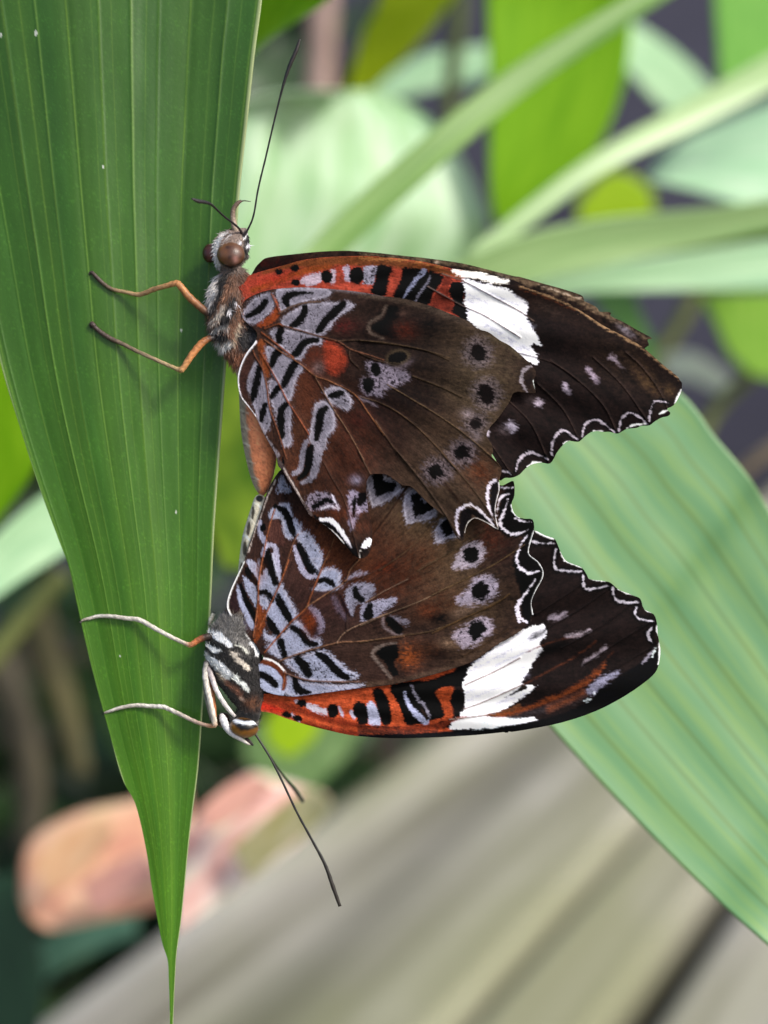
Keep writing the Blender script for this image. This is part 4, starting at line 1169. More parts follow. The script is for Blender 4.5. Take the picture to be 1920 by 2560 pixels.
def paint_LFW(c):
    c.z('S')
    c.poly([(600, 1660), (1140, 1620), (1130, 1860), (600, 1860)], (192, 84, 50), soft=8, smooth=False)
    c.blob(1420, 1550, 160, 130, (54, 38, 36), .7)
    c.z('B5').poly([(560, 1050), (700, 1060), (880, 1140), (860, 1170), (700, 1160), (600, 1130)], (206, 58, 42), soft=8)
    c.stroke([(560, 1030), (760, 1060), (1000, 1130), (1300, 1230), (1659, 1300)], [30, 60, 70, 70, 60], (160, 62, 38), soft=9)
    c.stroke([(620, 1145), (900, 1225), (1200, 1310)], 14, (200, 120, 90), soft=4, alpha=.7)
    c.stroke([(1000, 1240), (1300, 1340), (1659, 1390)], [30, 60, 60], (146, 52, 30), soft=10)
    c.poly([(1090, 1065), (1310, 1130), (1320, 1195), (1230, 1175), (1100, 1115)], (180, 172, 184), jag=4, speck=.2)
    c.stroke([(1445, 1120), (1475, 1190)], 34, (176, 170, 190)); c.stroke([(1575, 1160), (1600, 1210)], 50, (176, 170, 190)); c.stroke([(950, 1185), (1030, 1250)], 36, (170, 160, 178)); c.spot(1000, 1050, 22, 22, (180, 160, 170))
    c.spot(1055, 1072, 52, 36, BLK); c.spot(900, 1190, 48, 32, BLK, 15); c.spot(1010, 1225, 50, 32, BLK, 20); c.spot(1378, 1150, 60, 70, BLK); c.spot(1640, 1140, 54, 82, BLK)
    c.z('C2')
    c.poly([(65, 1085), (155, 1075), (225, 1295), (95, 1295)], (170, 172, 196), speck=.25)
    c.stroke([(185, 960), (235, 1070), (275, 1250)], [110, 135, 110], BLK)
    c.poly([(-40, 1070), (40, 1070), (85, 1180), (70, 1290), (-20, 1285)], BLK)
    c.poly([(325, 880), (760, 820), (1110, 680), (1115, 780), (1070, 880), (1000, 905), (880, 905), (785, 955), (830, 1035), (885, 1190), (760, 1240), (600, 1290), (480, 1295), (420, 1120)], (9, 7, 12), soft=3)
    c.stroke([(460, 960), (500, 1080), (580, 1180), (680, 1265)], [28, 46, 66, 80], (166, 170, 200), speck=.25)
    c.stroke([(530, 880), (600, 1030), (660, 1080), (720, 1210)], [22, 34, 30, 30], (136, 132, 148), speck=.3)
    c.stroke([(640, 1130), (690, 1230)], 30, (60, 40, 34))
    c.poly([(780, 960), (880, 905), (960, 905), (960, 1000), (920, 1080), (950, 1170), (885, 1190), (835, 1050)], (176, 76, 42), jag=4)
    # white band
    c.poly([(1130, 690), (1220, 630), (1450, 450), (1700, 300), (1900, 250), (1940, 340), (1860, 450), (1900, 520), (1800, 640), (1740, 760), (1660, 860), (1830, 900), (1659, 1030), (1500, 1150), (1330, 1190), (1480, 1240), (1800, 1210), (1850, 1250), (1600, 1310), (940, 1345), (915, 1300), (1000, 1210), (1080, 1130), (1085, 1000), (1060, 880), (1110, 760)], (238, 238, 246), soft=3, jag=5, smooth=False)
    c.spot(1010, 1035, 76, 108, BLK); c.spot(875, 1290, 70, 34, BLK); c.spot(1012, 1195, 26, 24, BLK)
    c.poly([(1330, 1185), (1500, 1140), (1659, 1070), (1659, 1230), (1430, 1242)], (118, 74, 46), soft=4)
    c.stroke([(1700, 900), (1659, 930), (1500, 1010)], [60, 30, 4], (60, 54, 44), soft=4)
    c.stroke([(0, 1320), (400, 1335), (800, 1310), (940, 1250), (1100, 1215)], [60, 60, 60, 40, 12], (150, 62, 38), soft=6)
    c.stroke([(0, 1310), (400, 1325)], 14, (90, 34, 22), soft=5)
    c.stroke([(0, 1362), (400, 1372), (800, 1350)], [50, 40, 20], (120, 60, 46), soft=6)
    c.stroke([(0, 1418), (300, 1432), (700, 1420), (1200, 1385), (1700, 1335)], [50, 90, 95, 85, 90], (22, 26, 34), soft=5, jag=2)
    for a in ([(1080, 1130), (1300, 1050), (1659, 890)], [(1090, 880), (1400, 740), (1659, 600)], [(930, 1240), (1150, 1215), (1400, 1180)]):
        c.vein(a, 3.4, (150, 128, 118))
    for a, b_ in (((1150, 740), (1800, 380)), ((1120, 820), (1750, 520)), ((1100, 960), (1700, 700)), ((1120, 1040), (1740, 770)), ((1100, 1180), (1700, 980)), ((1180, 660), (1700, 330))):
        c.stroke([a, b_], 22, (150, 150, 172), soft=14, jag=5, alpha=.6)
    c.z('C3')
    c.poly([(-60, 1180), (0, 1110), (400, 1060), (700, 980), (900, 900), (990, 830), (960, 790), (1100, 730), (1350, 560), (1480, 470), (1580, 430), (1560, 620), (1450, 720), (1250, 860), (1000, 990), (700, 1090), (400, 1150), (0, 1200)], (14, 16, 24), soft=6, jag=4)
    c.poly([(0, 1020), (140, 1008), (450, 1028), (220, 1085), (-60, 1115)], (222, 230, 236), soft=4, jag=4)
    c.stroke([(60, 1005), (250, 985), (500, 905), (700, 830), (860, 740), (990, 650), (1080, 560)], [14, 44, 50, 50, 50, 44, 30], (136, 68, 36), soft=9, jag=7)
    c.stroke([(250, 1020), (500, 960), (800, 860), (950, 800)], [20, 50, 90, 60], (70, 60, 62), soft=10, jag=6)
    c.stroke([(600, 940), (780, 860), (900, 800)], 50, (140, 76, 46), soft=14, alpha=.8)
    for a in ([(400, 450), (600, 370), (860, 300)], [(380, 730), (620, 600), (850, 470), (1000, 360)], [(900, 700), (1000, 600), (1150, 450)]):
        c.stroke(a, 10, (118, 62, 38), soft=6, jag=3, alpha=.8)
    c.stroke([(600, 160), (680, 140), (735, 115)], [30, 45, 40], (150, 138, 150), soft=9, jag=7)
    c.stroke([(750, 315), (860, 290), (950, 258)], [16, 34, 14], (150, 138, 146), soft=8, jag=6)
    c.stroke([(890, 545), (990, 480), (1090, 405)], [24, 34, 22], (142, 130, 138), soft=8, jag=6)
    c.stroke([(960, 790), (1060, 700), (1190, 625)], [70, 80, 20], (140, 138, 160), soft=8, jag=7, speck=.3)
    c.spot(935, 863, 40, 14, (176, 186, 190), -15); c.spot(988, 806, 14, 12, (210, 214, 230))
    c.spot(500, 300, 80, 30, (14, 10, 12), -30, soft=16, alpha=.8); c.spot(620, 420, 140, 36, (14, 10, 12), -25, soft=16, alpha=.8)
    for a in ([(480, 130), (700, -10), (900, -150)], [(560, 260), (900, 60), (1150, -120)], [(700, 420), (1100, 200), (1330, 20)], [(900, 560), (1250, 330), (1500, 180)], [(1100, 640), (1400, 460), (1530, 400)]):
        c.vein(a, 2, (24, 14, 14), .7)
    c.stroke([(1400, 550), (1440, 500), (1510, 420)], [12, 22, 8], (150, 144, 158), soft=5); c.stroke([(1490, 490), (1515, 420)], 16, (196, 206, 206))
    c.z('B4')
    ZW = (188, 182, 192)
    for r, s in (('B4', [(445, 600), (520, 612), (640, 618)]), ('B4', [(657, 670), (638, 760), (660, 842), (750, 852), (885, 862)]), ('B4', [(890, 885), (900, 990), (960, 1012), (1112, 982)]),
                 ('B4', [(1145, 1000), (1170, 1100), (1240, 1122), (1372, 1128)]), ('C3', [(1352, 60), (1340, 122), (1382, 162), (1502, 184)]), ('C3', [(1490, 225), (1450, 300), (1492, 372)])):
        c.z(r); c.stroke(s, 60, (14, 11, 14), soft=9, alpha=.8)
    for r, s in (('B4', [(445, 600), (520, 612), (640, 618)]), ('B4', [(657, 670), (638, 760), (660, 842), (750, 852), (885, 862)]), ('B4', [(890, 885), (900, 990), (960, 1012), (1112, 982)]),
                 ('B4', [(1145, 1000), (1170, 1100), (1240, 1122), (1372, 1128)]), ('C3', [(1352, 60), (1340, 122), (1382, 162), (1502, 184)]), ('C3', [(1490, 225), (1450, 300), (1492, 372)])):
        c.z(r); c.stroke(s, [9, 18, 18, 8], ZW)
    for r, s in (('B4', [(475, 510), (560, 550), (635, 578)]), ('B4', [(700, 690), (742, 765), (880, 820)]), ('B4', [(945, 915), (1000, 930), (1080, 942)]), ('B4', [(1195, 1012), (1260, 1040), (1330, 1060)]),
                 ('C3', [(1422, 76), (1480, 108)]), ('C3', [(1530, 220), (1540, 300)]), ('C3', [(1552, 360), (1555, 480), (1540, 560)])):
        c.z(r); c.stroke(s, [8, 22, 8], (240, 242, 238), jag=2)
    c.grainy(.26)


d2 = dome(900, 1500, 260, 200, 12)
dep_LHW = lambda X, Y: 46 + d2(X, Y) * .8 + pleat(X, Y, 650, 1640, 26, 4.4) + 5 * (fbm(X / 90, Y / 90, 22) - .5)
dep_LFW = lambda X, Y: 62 + d2(X, Y) + pleat(X, Y, 620, 1740, 44, 6) + 4 * (fbm(X / 80, Y / 80, 24) - .5)
ORG_L = tuple(P([(585, 1660, 72)])[0])
bfly_l = empty('butterfly', ORG_L, 'lower butterfly hanging head down with silvery legs and striped thorax', 'butterfly', 'mating butterflies')
build_wing('forewing', catmull(L_FW, 3, True), (50, 36, 34), paint_LFW, dep_LFW, M_wing, bfly_l, (610, 1745), 2.0, label='near forewing, orange base and white band')
build_wing('hindwing', catmull(L_HW, 3, True), (78, 54, 46), paint_LHW, dep_LHW, M_wing, bfly_l, (650, 1640), 2.0, label='near hindwing with black bars on lavender')
lf = [(x * .95 + 32, y * .95 + 82) for x, y in L_FW]
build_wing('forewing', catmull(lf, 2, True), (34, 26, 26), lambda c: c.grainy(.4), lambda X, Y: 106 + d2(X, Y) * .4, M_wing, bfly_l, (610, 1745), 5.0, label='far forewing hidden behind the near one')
lh = [(x * .93 + 62, y * .93 + 100) for x, y in L_HW]
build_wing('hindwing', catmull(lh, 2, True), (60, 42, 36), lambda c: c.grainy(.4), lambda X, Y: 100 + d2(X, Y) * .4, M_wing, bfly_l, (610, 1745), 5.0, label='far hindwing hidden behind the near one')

spine_l = [(655, 1236, 82, 4, 4), (652, 1248, 82, 17, 17), (653, 1275, 82, 27, 28), (650, 1300, 82, 31, 30), (640, 1345, 82, 34, 32), (632, 1400, 82, 34, 32), (622, 1460, 80, 30, 32), (606, 1518, 78, 27, 32), (596, 1544, 77, 31, 36), (585, 1568, 76, 41, 41),
           (577, 1596, 76, 55, 46), (580, 1625, 74, 66, 50), (592, 1665, 72, 66, 50), (608, 1705, 72, 54, 46), (620, 1742, 72, 42, 40), (624, 1772, 72, 30, 32), (618, 1794, 72, 30, 30), (610, 1812, 72, 36, 36), (604, 1830, 72, 28, 30), (602, 1846, 72, 12, 14), (604, 1852, 72, 3, 3)]


def paint_lbody(c):
    c.z('D2')
    c.poly([(280, 380), (760, 380), (640, 900), (560, 1500), (200, 1500), (220, 1100)], (206, 196, 166), soft=6, smooth=False)
    c.spot(512, 548, 42, 40, (34, 38, 32), 0, jag=1)
    for s, w in (([(438, 650), (430, 780)], 34), ([(392, 830), (375, 960)], 44), ([(340, 1060), (340, 1200)], 50), ([(300, 1310), (300, 1420)], 40)):
        c.stroke(s, [w * .5, w, w * .8], (92, 80, 52), soft=3, jag=1.5)
    for s in ([(420, 590), (500, 620), (545, 690)], [(375, 770), (420, 800), (470, 870)], [(305, 980), (350, 990), (400, 1040)], [(270, 1270), (310, 1290)]):
        c.stroke(s, [30, 26, 12], (232, 224, 198), soft=3, jag=1.5)
    c.z('D1')
    c.poly([(60, 20), (1300, -60), (1300, 2100), (60, 2100)], (44, 36, 34), soft=6, smooth=False)
    c.poly([(200, -200), (900, -100), (1000, 400), (800, 560), (600, 330), (350, 120), (200, 100)], (136, 132, 128), soft=14, jag=7)
    c.poly([(160, 120), (350, 140), (500, 220), (600, 330), (600, 410), (450, 380), (330, 270), (190, 190)], (222, 228, 236), jag=4)
    c.poly([(180, 230), (260, 220), (340, 280), (520, 390), (500, 450), (380, 445), (260, 370), (190, 290)], (12, 10, 10), jag=3)
    c.spot(215, 245, 60, 50, (104, 82, 56))
    c.poly([(125, 300), (240, 365), (450, 470), (320, 500), (200, 430)], (228, 232, 232), jag=3)
    c.poly([(150, 470), (250, 540), (420, 670), (610, 850), (615, 930), (540, 1030), (430, 900), (280, 730), (150, 610)], (190, 192, 190), jag=4, soft=5)
    c.stroke([(300, 600), (450, 730), (580, 880)], [40, 70, 60], (226, 230, 232), jag=4)
    c.stroke([(380, 860), (500, 990)], 60, (160, 140, 112), soft=8)
    c.stroke([(600, 460), (700, 590), (820, 690), (910, 800)], [60, 90, 90, 60], (206, 194, 178), jag=5)
    c.poly([(640, 380), (700, 330), (800, 420), (900, 500), (860, 600), (780, 520)], (54, 46, 40)); c.stroke([(680, 370), (780, 400), (890, 500)], 30, (198, 198, 186), jag=4)
    c.stroke([(960, 350), (1040, 440), (1060, 530)], [60, 80, 60], (216, 218, 220), jag=4)
    c.stroke([(680, 940), (760, 1010), (890, 1140)], [70, 90, 60], (208, 212, 206), jag=5)
    c.stroke([(540, 1000), (650, 1110), (780, 1260), (900, 1380)], [80, 90, 90, 80], (140, 86, 60), jag=5, soft=6)
    c.stroke([(560, 980), (700, 1060), (860, 1220)], 26, (86, 44, 18), soft=5)
    c.stroke([(780, 1290), (840, 1330)], 50, (196, 170, 150), soft=8)
    c.blob(980, 1380, 160, 120, (140, 84, 48), .9)
    # head
    c.poly([(330, 1540), (1150, 1560), (1150, 2200), (330, 2200)], (120, 112, 108), soft=5, smooth=False)
    c.stroke([(340, 1560), (450, 1500), (560, 1560)], 50, (56, 42, 34), soft=6)
    c.poly([(640, 1560), (1080, 1560), (1080, 1680), (700, 1640)], (20, 16, 18), soft=4)
    c.grainy(.3, 1.45, .9)


V, N, T = loft(spine_l)
vv = V.reshape(-1, 3)
cb = Canvas(vv[:, 0].copy(), vv[:, 1].copy(), (120, 100, 80)); paint_lbody(cb)
make_obj('body', P(vv), loft_faces(V.shape[0], V.shape[1]), M_body, bfly_l, cols=cb.c)
fur('fur', V, N, T, paint_lbody, (120, 84, 60), (.42, .74), 9000, 8, M_fur, bfly_l, back=-1, lift=.26, width=.7)
fur('fur', V, N, T, paint_lbody, (120, 84, 60), (.38, .50), 1600, 13, M_fur, bfly_l, back=-1, lift=.6, width=.6)
fur('head_fur', V, N, T, paint_lbody, (120, 84, 60), (.74, .96), 800, 9, M_fur, bfly_l, back=-1, lift=.5, width=.7)


def pe2(c):
    c.z('D1').blob(820, 1900, 200, 50, (150, 96, 22), .9, 20); c.blob(650, 1800, 60, 90, (150, 100, 26), .8)
    c.poly([(620, 1650), (1080, 1660), (1060, 1760), (960, 1830), (820, 1850), (700, 1790)], (14, 10, 10), soft=6, jag=3)
    c.stroke([(590, 1630), (720, 1690), (880, 1710), (1040, 1700)], [50, 56, 50, 40], (226, 232, 240), soft=4)
    c.stroke([(870, 1880), (980, 1850)], 30, (120, 74, 20), soft=8)


ball('eye', 610, 1819, 44, 36, 25, 30, pe2, (112, 74, 26), M_eye, bfly_l, 10)
ball('eye', 560, 1800, 108, 20, 20, 22, lambda c: None, (60, 30, 22), M_eye, bfly_l, 10)
tube('palp', [q + (d,) for q, d in zip(R('D1', [(440, 1560), (470, 1650), (530, 1790), (620, 1900), (750, 1975), (880, 2060), (940, 2090)]), (56, 50, 46, 44, 44, 46, 48))],
     [5, 10, 9, 6.5, 5.5, 3.5, 1.5], [(190, 186, 184), (222, 220, 222), (200, 198, 198), (214, 208, 200), (120, 110, 100)], M_leg, bfly_l)
tube('palp', [q + (d,) for q, d in zip(R('D1', [(860, 1980), (930, 2040), (990, 2100)]), (60, 58, 58))], [5, 5, 2], [(60, 44, 40), (20, 18, 18)], M_leg, bfly_l)
tube('antenna', [(638, 1835, 56), (652, 1856, 50), (676, 1895, 44), (704, 1950, 40), (742, 2030, 36), (780, 2100, 34), (812, 2160, 32), (832, 2215, 31), (850, 2266, 30)],
     [2.8, 2.4, 2.6, 2.8, 3.0, 3.2, 4.2, 5.2, 4.0], [DK, (28, 26, 24), (34, 30, 26), (44, 38, 32)], M_ant, bfly_l)
tube('antenna', [(640, 1838, 82), (660, 1868, 120), (684, 1905, 200), (712, 1945, 300), (738, 1975, 390), (756, 2002, 460)],
     [2.8, 2.6, 2.8, 3.2, 5, 5.6], [DK, (50, 54, 44), (84, 84, 68)], M_ant, bfly_l)
SIL = (206, 200, 188)
leg(bfly_l, 'C6', [(1460, 380), (1390, 385), (1320, 410), (1250, 455), (1218, 465), (1160, 445), (1020, 380), (860, 295), (700, 208), (560, 190), (420, 170), (280, 168), (190, 188), (120, 205), (92, 225)],
    [60, 56, 54, 54, 56, 60, 70, 80, 92, 100, 104, 107, 110, 112, 116], [10, 9, 8, 7, 6.5, 5, 5.4, 5.8, 6.2, 5.4, 5, 4.6, 4, 3, 1.5],
    [(30, 24, 24), (60, 44, 34), (190, 112, 66), (200, 140, 100), (186, 176, 160), SIL, SIL, (196, 190, 178), (190, 184, 172), SIL, (160, 150, 136), (50, 44, 40)])
leg(bfly_l, 'C6', [(1400, 640), (1380, 760), (1400, 900), (1440, 1080), (1478, 1270), (1470, 1300), (1400, 1300), (1280, 1262), (1130, 1190), (1000, 1130), (940, 1108), (800, 1100), (660, 1092), (500, 1118), (400, 1150), (330, 1170)],
    [60, 50, 46, 44, 46, 50, 58, 68, 80, 90, 94, 100, 104, 108, 111, 116], [8, 7.5, 7.5, 7, 7, 6, 5, 5, 5.4, 5.6, 5.8, 5.2, 5, 4.6, 3.6, 1.8],
    [(60, 54, 54), (200, 194, 184), (214, 206, 192), (206, 196, 180), (206, 140, 90), (180, 150, 130), (176, 160, 146), SIL, (220, 216, 208), SIL, (180, 172, 160), SIL, (120, 110, 100)])
leg(bfly_l, 'C6', [(1400, 720), (1440, 900), (1466, 1080), (1484, 1240)], [66, 58, 54, 52], [6, 7.5, 7, 4], [(90, 60, 40), (150, 92, 50), (180, 110, 64)], name='leg')
leg(bfly_l, 'C6', [(1400, 690), (1450, 800), (1500, 940), (1590, 1090), (1690, 1210)], [56, 46, 42, 44, 52], [7, 7, 6, 6, 4], [(60, 54, 56), (196, 184, 182), (228, 222, 220), (226, 220, 216), (190, 184, 180)])
leg(bfly_l, 'C6', [(1370, 800), (1380, 960), (1410, 1120), (1440, 1250)], [74, 80, 84, 86], [3.4, 3.6, 3, 2], [(90, 84, 78), (140, 136, 126), (110, 104, 96)])
leg(bfly_l, 'C6', [(1420, 260), (1440, 200), (1468, 140)], [112, 110, 108], [3, 6, 4.5], [(150, 144, 126), (214, 208, 186), (206, 202, 184)])

# ================================================================== LEAVES
def leaf_mat(name, c1, c2, rough=0.4, trans=0.35, spec=0.5, veins=0, vcol=None, nscale=(3, 12), blot=None):
    m = bpy.data.materials.new(name)
    nt, b, out = nodes(m)
    uv = nt.nodes.new('ShaderNodeUVMap')
    mp = nt.nodes.new('ShaderNodeMapping'); mp.inputs['Scale'].default_value = (nscale[1], nscale[0], 1)
    nt.links.new(uv.outputs[0], mp.inputs[0])
    n = nt.nodes.new('ShaderNodeTexNoise'); n.inputs['Scale'].default_value = 1.0; n.inputs['Detail'].default_value = 4
    nt.links.new(mp.outputs[0], n.inputs['Vector'])
    rp = nt.nodes.new('ShaderNodeValToRGB')
    rp.color_ramp.elements[0].position = 0.36; rp.color_ramp.elements[1].position = 0.64
    rp.color_ramp.elements[0].color = (*alb(c1), 1); rp.color_ramp.elements[1].color = (*alb(c2), 1)
    if blot:
        for k, (ps, cl) in enumerate(blot):
            e = rp.color_ramp.elements.new(ps); e.color = (*alb(cl), 1)
    nt.links.new(n.outputs['Fac'], rp.inputs[0])
    col = rp.outputs[0]
    if veins:
        sx = nt.nodes.new('ShaderNodeSeparateXYZ'); nt.links.new(uv.outputs[0], sx.inputs[0])
        mu = nt.nodes.new('ShaderNodeMath'); mu.operation = 'MULTIPLY'; mu.inputs[1].default_value = veins * math.pi
        nt.links.new(sx.outputs[0], mu.inputs[0])
        si = nt.nodes.new('ShaderNodeMath'); si.operation = 'SINE'; nt.links.new(mu.outputs[0], si.inputs[0])
        ab = nt.nodes.new('ShaderNodeMath'); ab.operation = 'ABSOLUTE'; nt.links.new(si.outputs[0], ab.inputs[0])
        r2 = nt.nodes.new('ShaderNodeMapRange'); r2.inputs[1].default_value = 0.0; r2.inputs[2].default_value = 0.26
        r2.inputs[3].default_value = 0.75; r2.inputs[4].default_value = 0.0
        nt.links.new(ab.outputs[0], r2.inputs[0])
        mx = nt.nodes.new('ShaderNodeMix'); mx.data_type = 'RGBA'
        nt.links.new(r2.outputs[0], mx.inputs[0]); nt.links.new(col, mx.inputs[6]); mx.inputs[7].default_value = (*alb(vcol or c1), 1)
        col = mx.outputs[2]
    nt.links.new(col, b.inputs['Base Color'])
    b.inputs['Roughness'].default_value = rough
    b.inputs['Specular IOR Level'].default_value = spec
    t = nt.nodes.new('ShaderNodeBsdfTranslucent'); nt.links.new(col, t.inputs['Color'])
    ms = nt.nodes.new('ShaderNodeMixShader'); ms.inputs[0].default_value = trans
    nt.links.new(b.outputs[0], ms.inputs[1]); nt.links.new(t.outputs[0], ms.inputs[2])
    nt.links.new(ms.outputs[0], out.inputs[0])
    return m


def resample(p, n):
    p = catmull(p, 10)
    s = np.r_[0, np.cumsum(np.linalg.norm(np.diff(p, axis=0), axis=1))]
    t = np.linspace(0, s[-1], n)
    return np.stack([np.interp(t, s, p[:, k]) for k in range(p.shape[1])], axis=1)


def blade(name, left, right, dl, dr, mat, label=None, cat_='leaf', group=None, nu=24, nv=60, fold=0.0, ripple=0.0, nr=6, cols=None, parent=None, thick=4):
    """leaf blade between two edges given as photo pixels with depths (units of 0.04 mm)"""
    L = resample(np.c_[left, np.interp(np.linspace(0, 1, len(left)), np.linspace(0, 1, len(dl)), dl)], nv)
    Rr = resample(np.c_[right, np.interp(np.linspace(0, 1, len(right)), np.linspace(0, 1, len(dr)), dr)], nv)
    u = np.linspace(0, 1, nu)
    G = L[:, None, :] * (1 - u)[None, :, None] + Rr[:, None, :] * u[None, :, None]
    width = np.linalg.norm(Rr[:, :2] - L[:, :2], axis=1)[:, None]
    G[:, :, 2] += fold * width * (0.25 - (u - .5)[None, :] ** 2) * 4
    if ripple:
        G[:, :, 2] += ripple * np.sin(u * math.pi * 2 * nr)[None, :] * np.clip(width / width.max(), 0, 1)
    vq = np.linspace(0, 1, nv)
    UV = np.stack(np.meshgrid(u, vq), axis=2).reshape(-1, 2)
    i, j = np.meshgrid(np.arange(nv - 1), np.arange(nu - 1), indexing='ij')
    a = (i * nu + j).ravel()
    F = np.stack([a, a + nu, a + nu + 1, a + 1], axis=1)
    pts = G.reshape(-1, 3)
    o = make_obj(name, P(pts), F, mat, parent, uvs=UV, cols=cols(pts, UV) if cols else None)
    md = o.modifiers.new('thickness', 'SOLIDIFY'); md.thickness = thick * UNIT; md.offset = -1
    if label: tag(o, label, cat_, group)
    return o


print('BUTTERFLIES DONE')

MM = 25.0   # depth units per millimetre

# broad pale green leaf close behind, lower right
m = leaf_mat('leaf_right', (104, 154, 102), (124, 164, 96), rough=.44, trans=.2, spec=.45, veins=9, vcol=(96, 126, 58), nscale=(7, 30), blot=[(.5, (112, 158, 102))])
blade('palm_leaf', [(1000, 800), (1030, 1050), (1090, 1330), (1200, 1600), (1382, 1823), (1570, 2028), (1767, 2225), (1920, 2362), (2250, 2640)],
      [(1010, 790), (1250, 800), (1500, 850), (1700, 980), (1788, 1090), (1870, 1188), (1930, 1286), (2120, 1600), (2420, 2150)],
      [34 * MM, 30 * MM, 24 * MM, 12 * MM], [40 * MM, 38 * MM, 34 * MM, 26 * MM], m,
      'wide pale green ribbed leaf right behind the wing tips, running down to the right edge', nu=90, nv=120, fold=.03, ripple=2.5, nr=4.5)

YG = ((112, 168, 14), (140, 190, 40)); PG = ((150, 196, 140), (190, 222, 180)); MG = ((96, 150, 60), (130, 180, 84))
bgm = {}


def bm_(key, c1, c2, **k):
    if key not in bgm: bgm[key] = leaf_mat(key, c1, c2, **k)
    return bgm[key]


m_pale = bm_('leaf_pale_glossy', (146, 190, 130), (190, 218, 180), rough=.32, trans=.15, spec=.7, veins=7, vcol=(190, 216, 184))
m_yg = bm_('leaf_backlit_tint', (130, 192, 6), (158, 214, 30), rough=.5, trans=.45, spec=.3)  # backlit glow is put into the base colour
m_mid = bm_('leaf_mid', (104, 150, 66), (150, 188, 104), rough=.42, trans=.3)
m_light = bm_('leaf_light', (146, 186, 116), (180, 212, 146), rough=.38, trans=.3)
m_mint = bm_('leaf_mint', (150, 198, 150), (196, 232, 186), rough=.36, trans=.2, veins=6, vcol=(140, 184, 130))
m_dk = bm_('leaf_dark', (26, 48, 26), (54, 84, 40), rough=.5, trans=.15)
m_olive = bm_('leaf_olive', (74, 74, 30), (110, 112, 52), rough=.6, trans=.2)
m_lime = bm_('leaf_lime', (166, 208, 10), (186, 220, 40), rough=.5, trans=.4, spec=.3)


def rb(name, r, left, right, dm, mat, label, dm2=None, cat_='leaf', group=None, **k):
    """blade with depths in mm"""
    l = R(r, left); q = R(r, right)
    d = np.atleast_1d(dm) * MM; e = np.atleast_1d(dm2 if dm2 is not None else dm) * MM
    if len(d) == 1: d = np.r_[d, d]
    if len(e) == 1: e = np.r_[e, e]
    return blade(name, l, q, d, e, mat, label, cat_, group, thick=10, **k)


rb('broad_leaf', 'H3', [(-140, 860), (-120, 560), (-60, 360), (100, 292), (260, 282)], [(560, 1000), (760, 760), (740, 600), (620, 400), (440, 290)], [150, 150], m_pale,
   'big pale glossy leaf behind the upper head, with whitish sheen', [190, 190], fold=-.12, ripple=26, nr=4, nu=60)
rb('palm_leaf', 'H3', [(100, 960), (215, 770), (590, 420), (890, 185), (1270, -40)], [(190, 1010), (330, 800), (680, 480), (960, 250), (1400, -40)], [90, 110], m_mid,
   'long narrow leaf blade crossing diagonally from wing base to top edge', fold=.12)
rb('palm_leaf', 'H3', [(700, 800), (1080, 500), (1380, 330), (1680, 160), (1800, 90)], [(760, 830), (1120, 560), (1420, 410), (1700, 270), (1830, 190)], [120, 150], m_light,
   'slender yellowish leaf blade slanting up to the right edge', fold=.1)
rb('palm_leaf', 'H3', [(770, -120), (775, 0), (785, 300), (785, 560), (800, 690)], [(1240, -120), (1235, 0), (1200, 280), (1080, 520), (830, 720)], [170, 180], m_yg,
   'broad leaf coloured bright yellow-green as if backlit, hanging at top centre', fold=.1)
rb('palm_leaf', 'H3', [(1490, -120), (1490, 0), (1500, 150), (1510, 290)], [(1760, -120), (1760, 0), (1760, 130), (1740, 240)], [200, 200], bm_('leaf_tr', (110, 180, 56), (134, 200, 74), trans=.3),
   'soft green leaf cut by the top right corner')
rb('palm_leaf', 'H3', [(20, -120), (30, 0), (40, 130), (30, 180)], [(360, -120), (290, -10), (190, 60), (80, 130)], [60, 80], m_yg,
   'bright green leaf tip beside the top of the sharp blade')
rb('palm_leaf', 'H3', [(460, -120), (430, 20), (380, 120), (330, 300)], [(740, -120), (660, 10), (560, 140), (410, 290)], [190, 210], bm_('leaf_yellow', (200, 226, 14), (218, 236, 60), trans=.4, spec=.3),
   'yellow-green leaf narrowing downwards between post and dark stem')
rb('palm_leaf', 'H3', [(400, 290), (560, 180), (700, 150), (800, 140)], [(420, 330), (580, 290), (720, 260), (800, 230)], [260, 260], m_mint,
   'dim minty leaf behind the dark stem')
rb('palm_leaf', 'H3', [(1150, 30), (1280, 100), (1400, 190), (1500, 300)], [(1160, 160), (1240, 250), (1340, 350), (1440, 400)], [260, 280], m_mint,
   'hazy leaf seen between the two diagonal blades')
rb('palm_leaf', 'H3', [(1280, 560), (1340, 480), (1480, 400), (1680, 320), (1900, 250)], [(1290, 570), (1420, 600), (1560, 640), (1720, 690), (1900, 740)], [250, 250], bm_('leaf_mint_wide', (176, 226, 176), (214, 244, 208), rough=.36, trans=.3, veins=6, vcol=(160, 206, 156)),
   'wide minty ribbed leaf at the right edge, below the yellowish blade', [170, 170], fold=.1)
rb('palm_leaf', 'H3', [(560, 900), (800, 770), (1100, 690), (1500, 650), (1850, 590)], [(560, 1010), (860, 900), (1160, 830), (1500, 760), (1850, 680)], [110, 130], m_light,
   'light green blade just above the upper forewing, reaching right', [115, 132], fold=.1)
rb('palm_leaf', 'H3', [(780, 930), (1050, 850), (1350, 800), (1850, 730)], [(780, 990), (1050, 925), (1350, 915), (1850, 905)], [135, 155], m_mint,
   'pale mint blade lying lowest above the upper forewing', [138, 155], fold=.08)
rb('palm_leaf', 'H3', [(1130, 560), (1200, 540), (1290, 600), (1300, 700)], [(1060, 640), (1080, 720), (1180, 780), (1290, 760)], [280, 280], m_lime,
   'small lime leaf glowing in the gap at right')
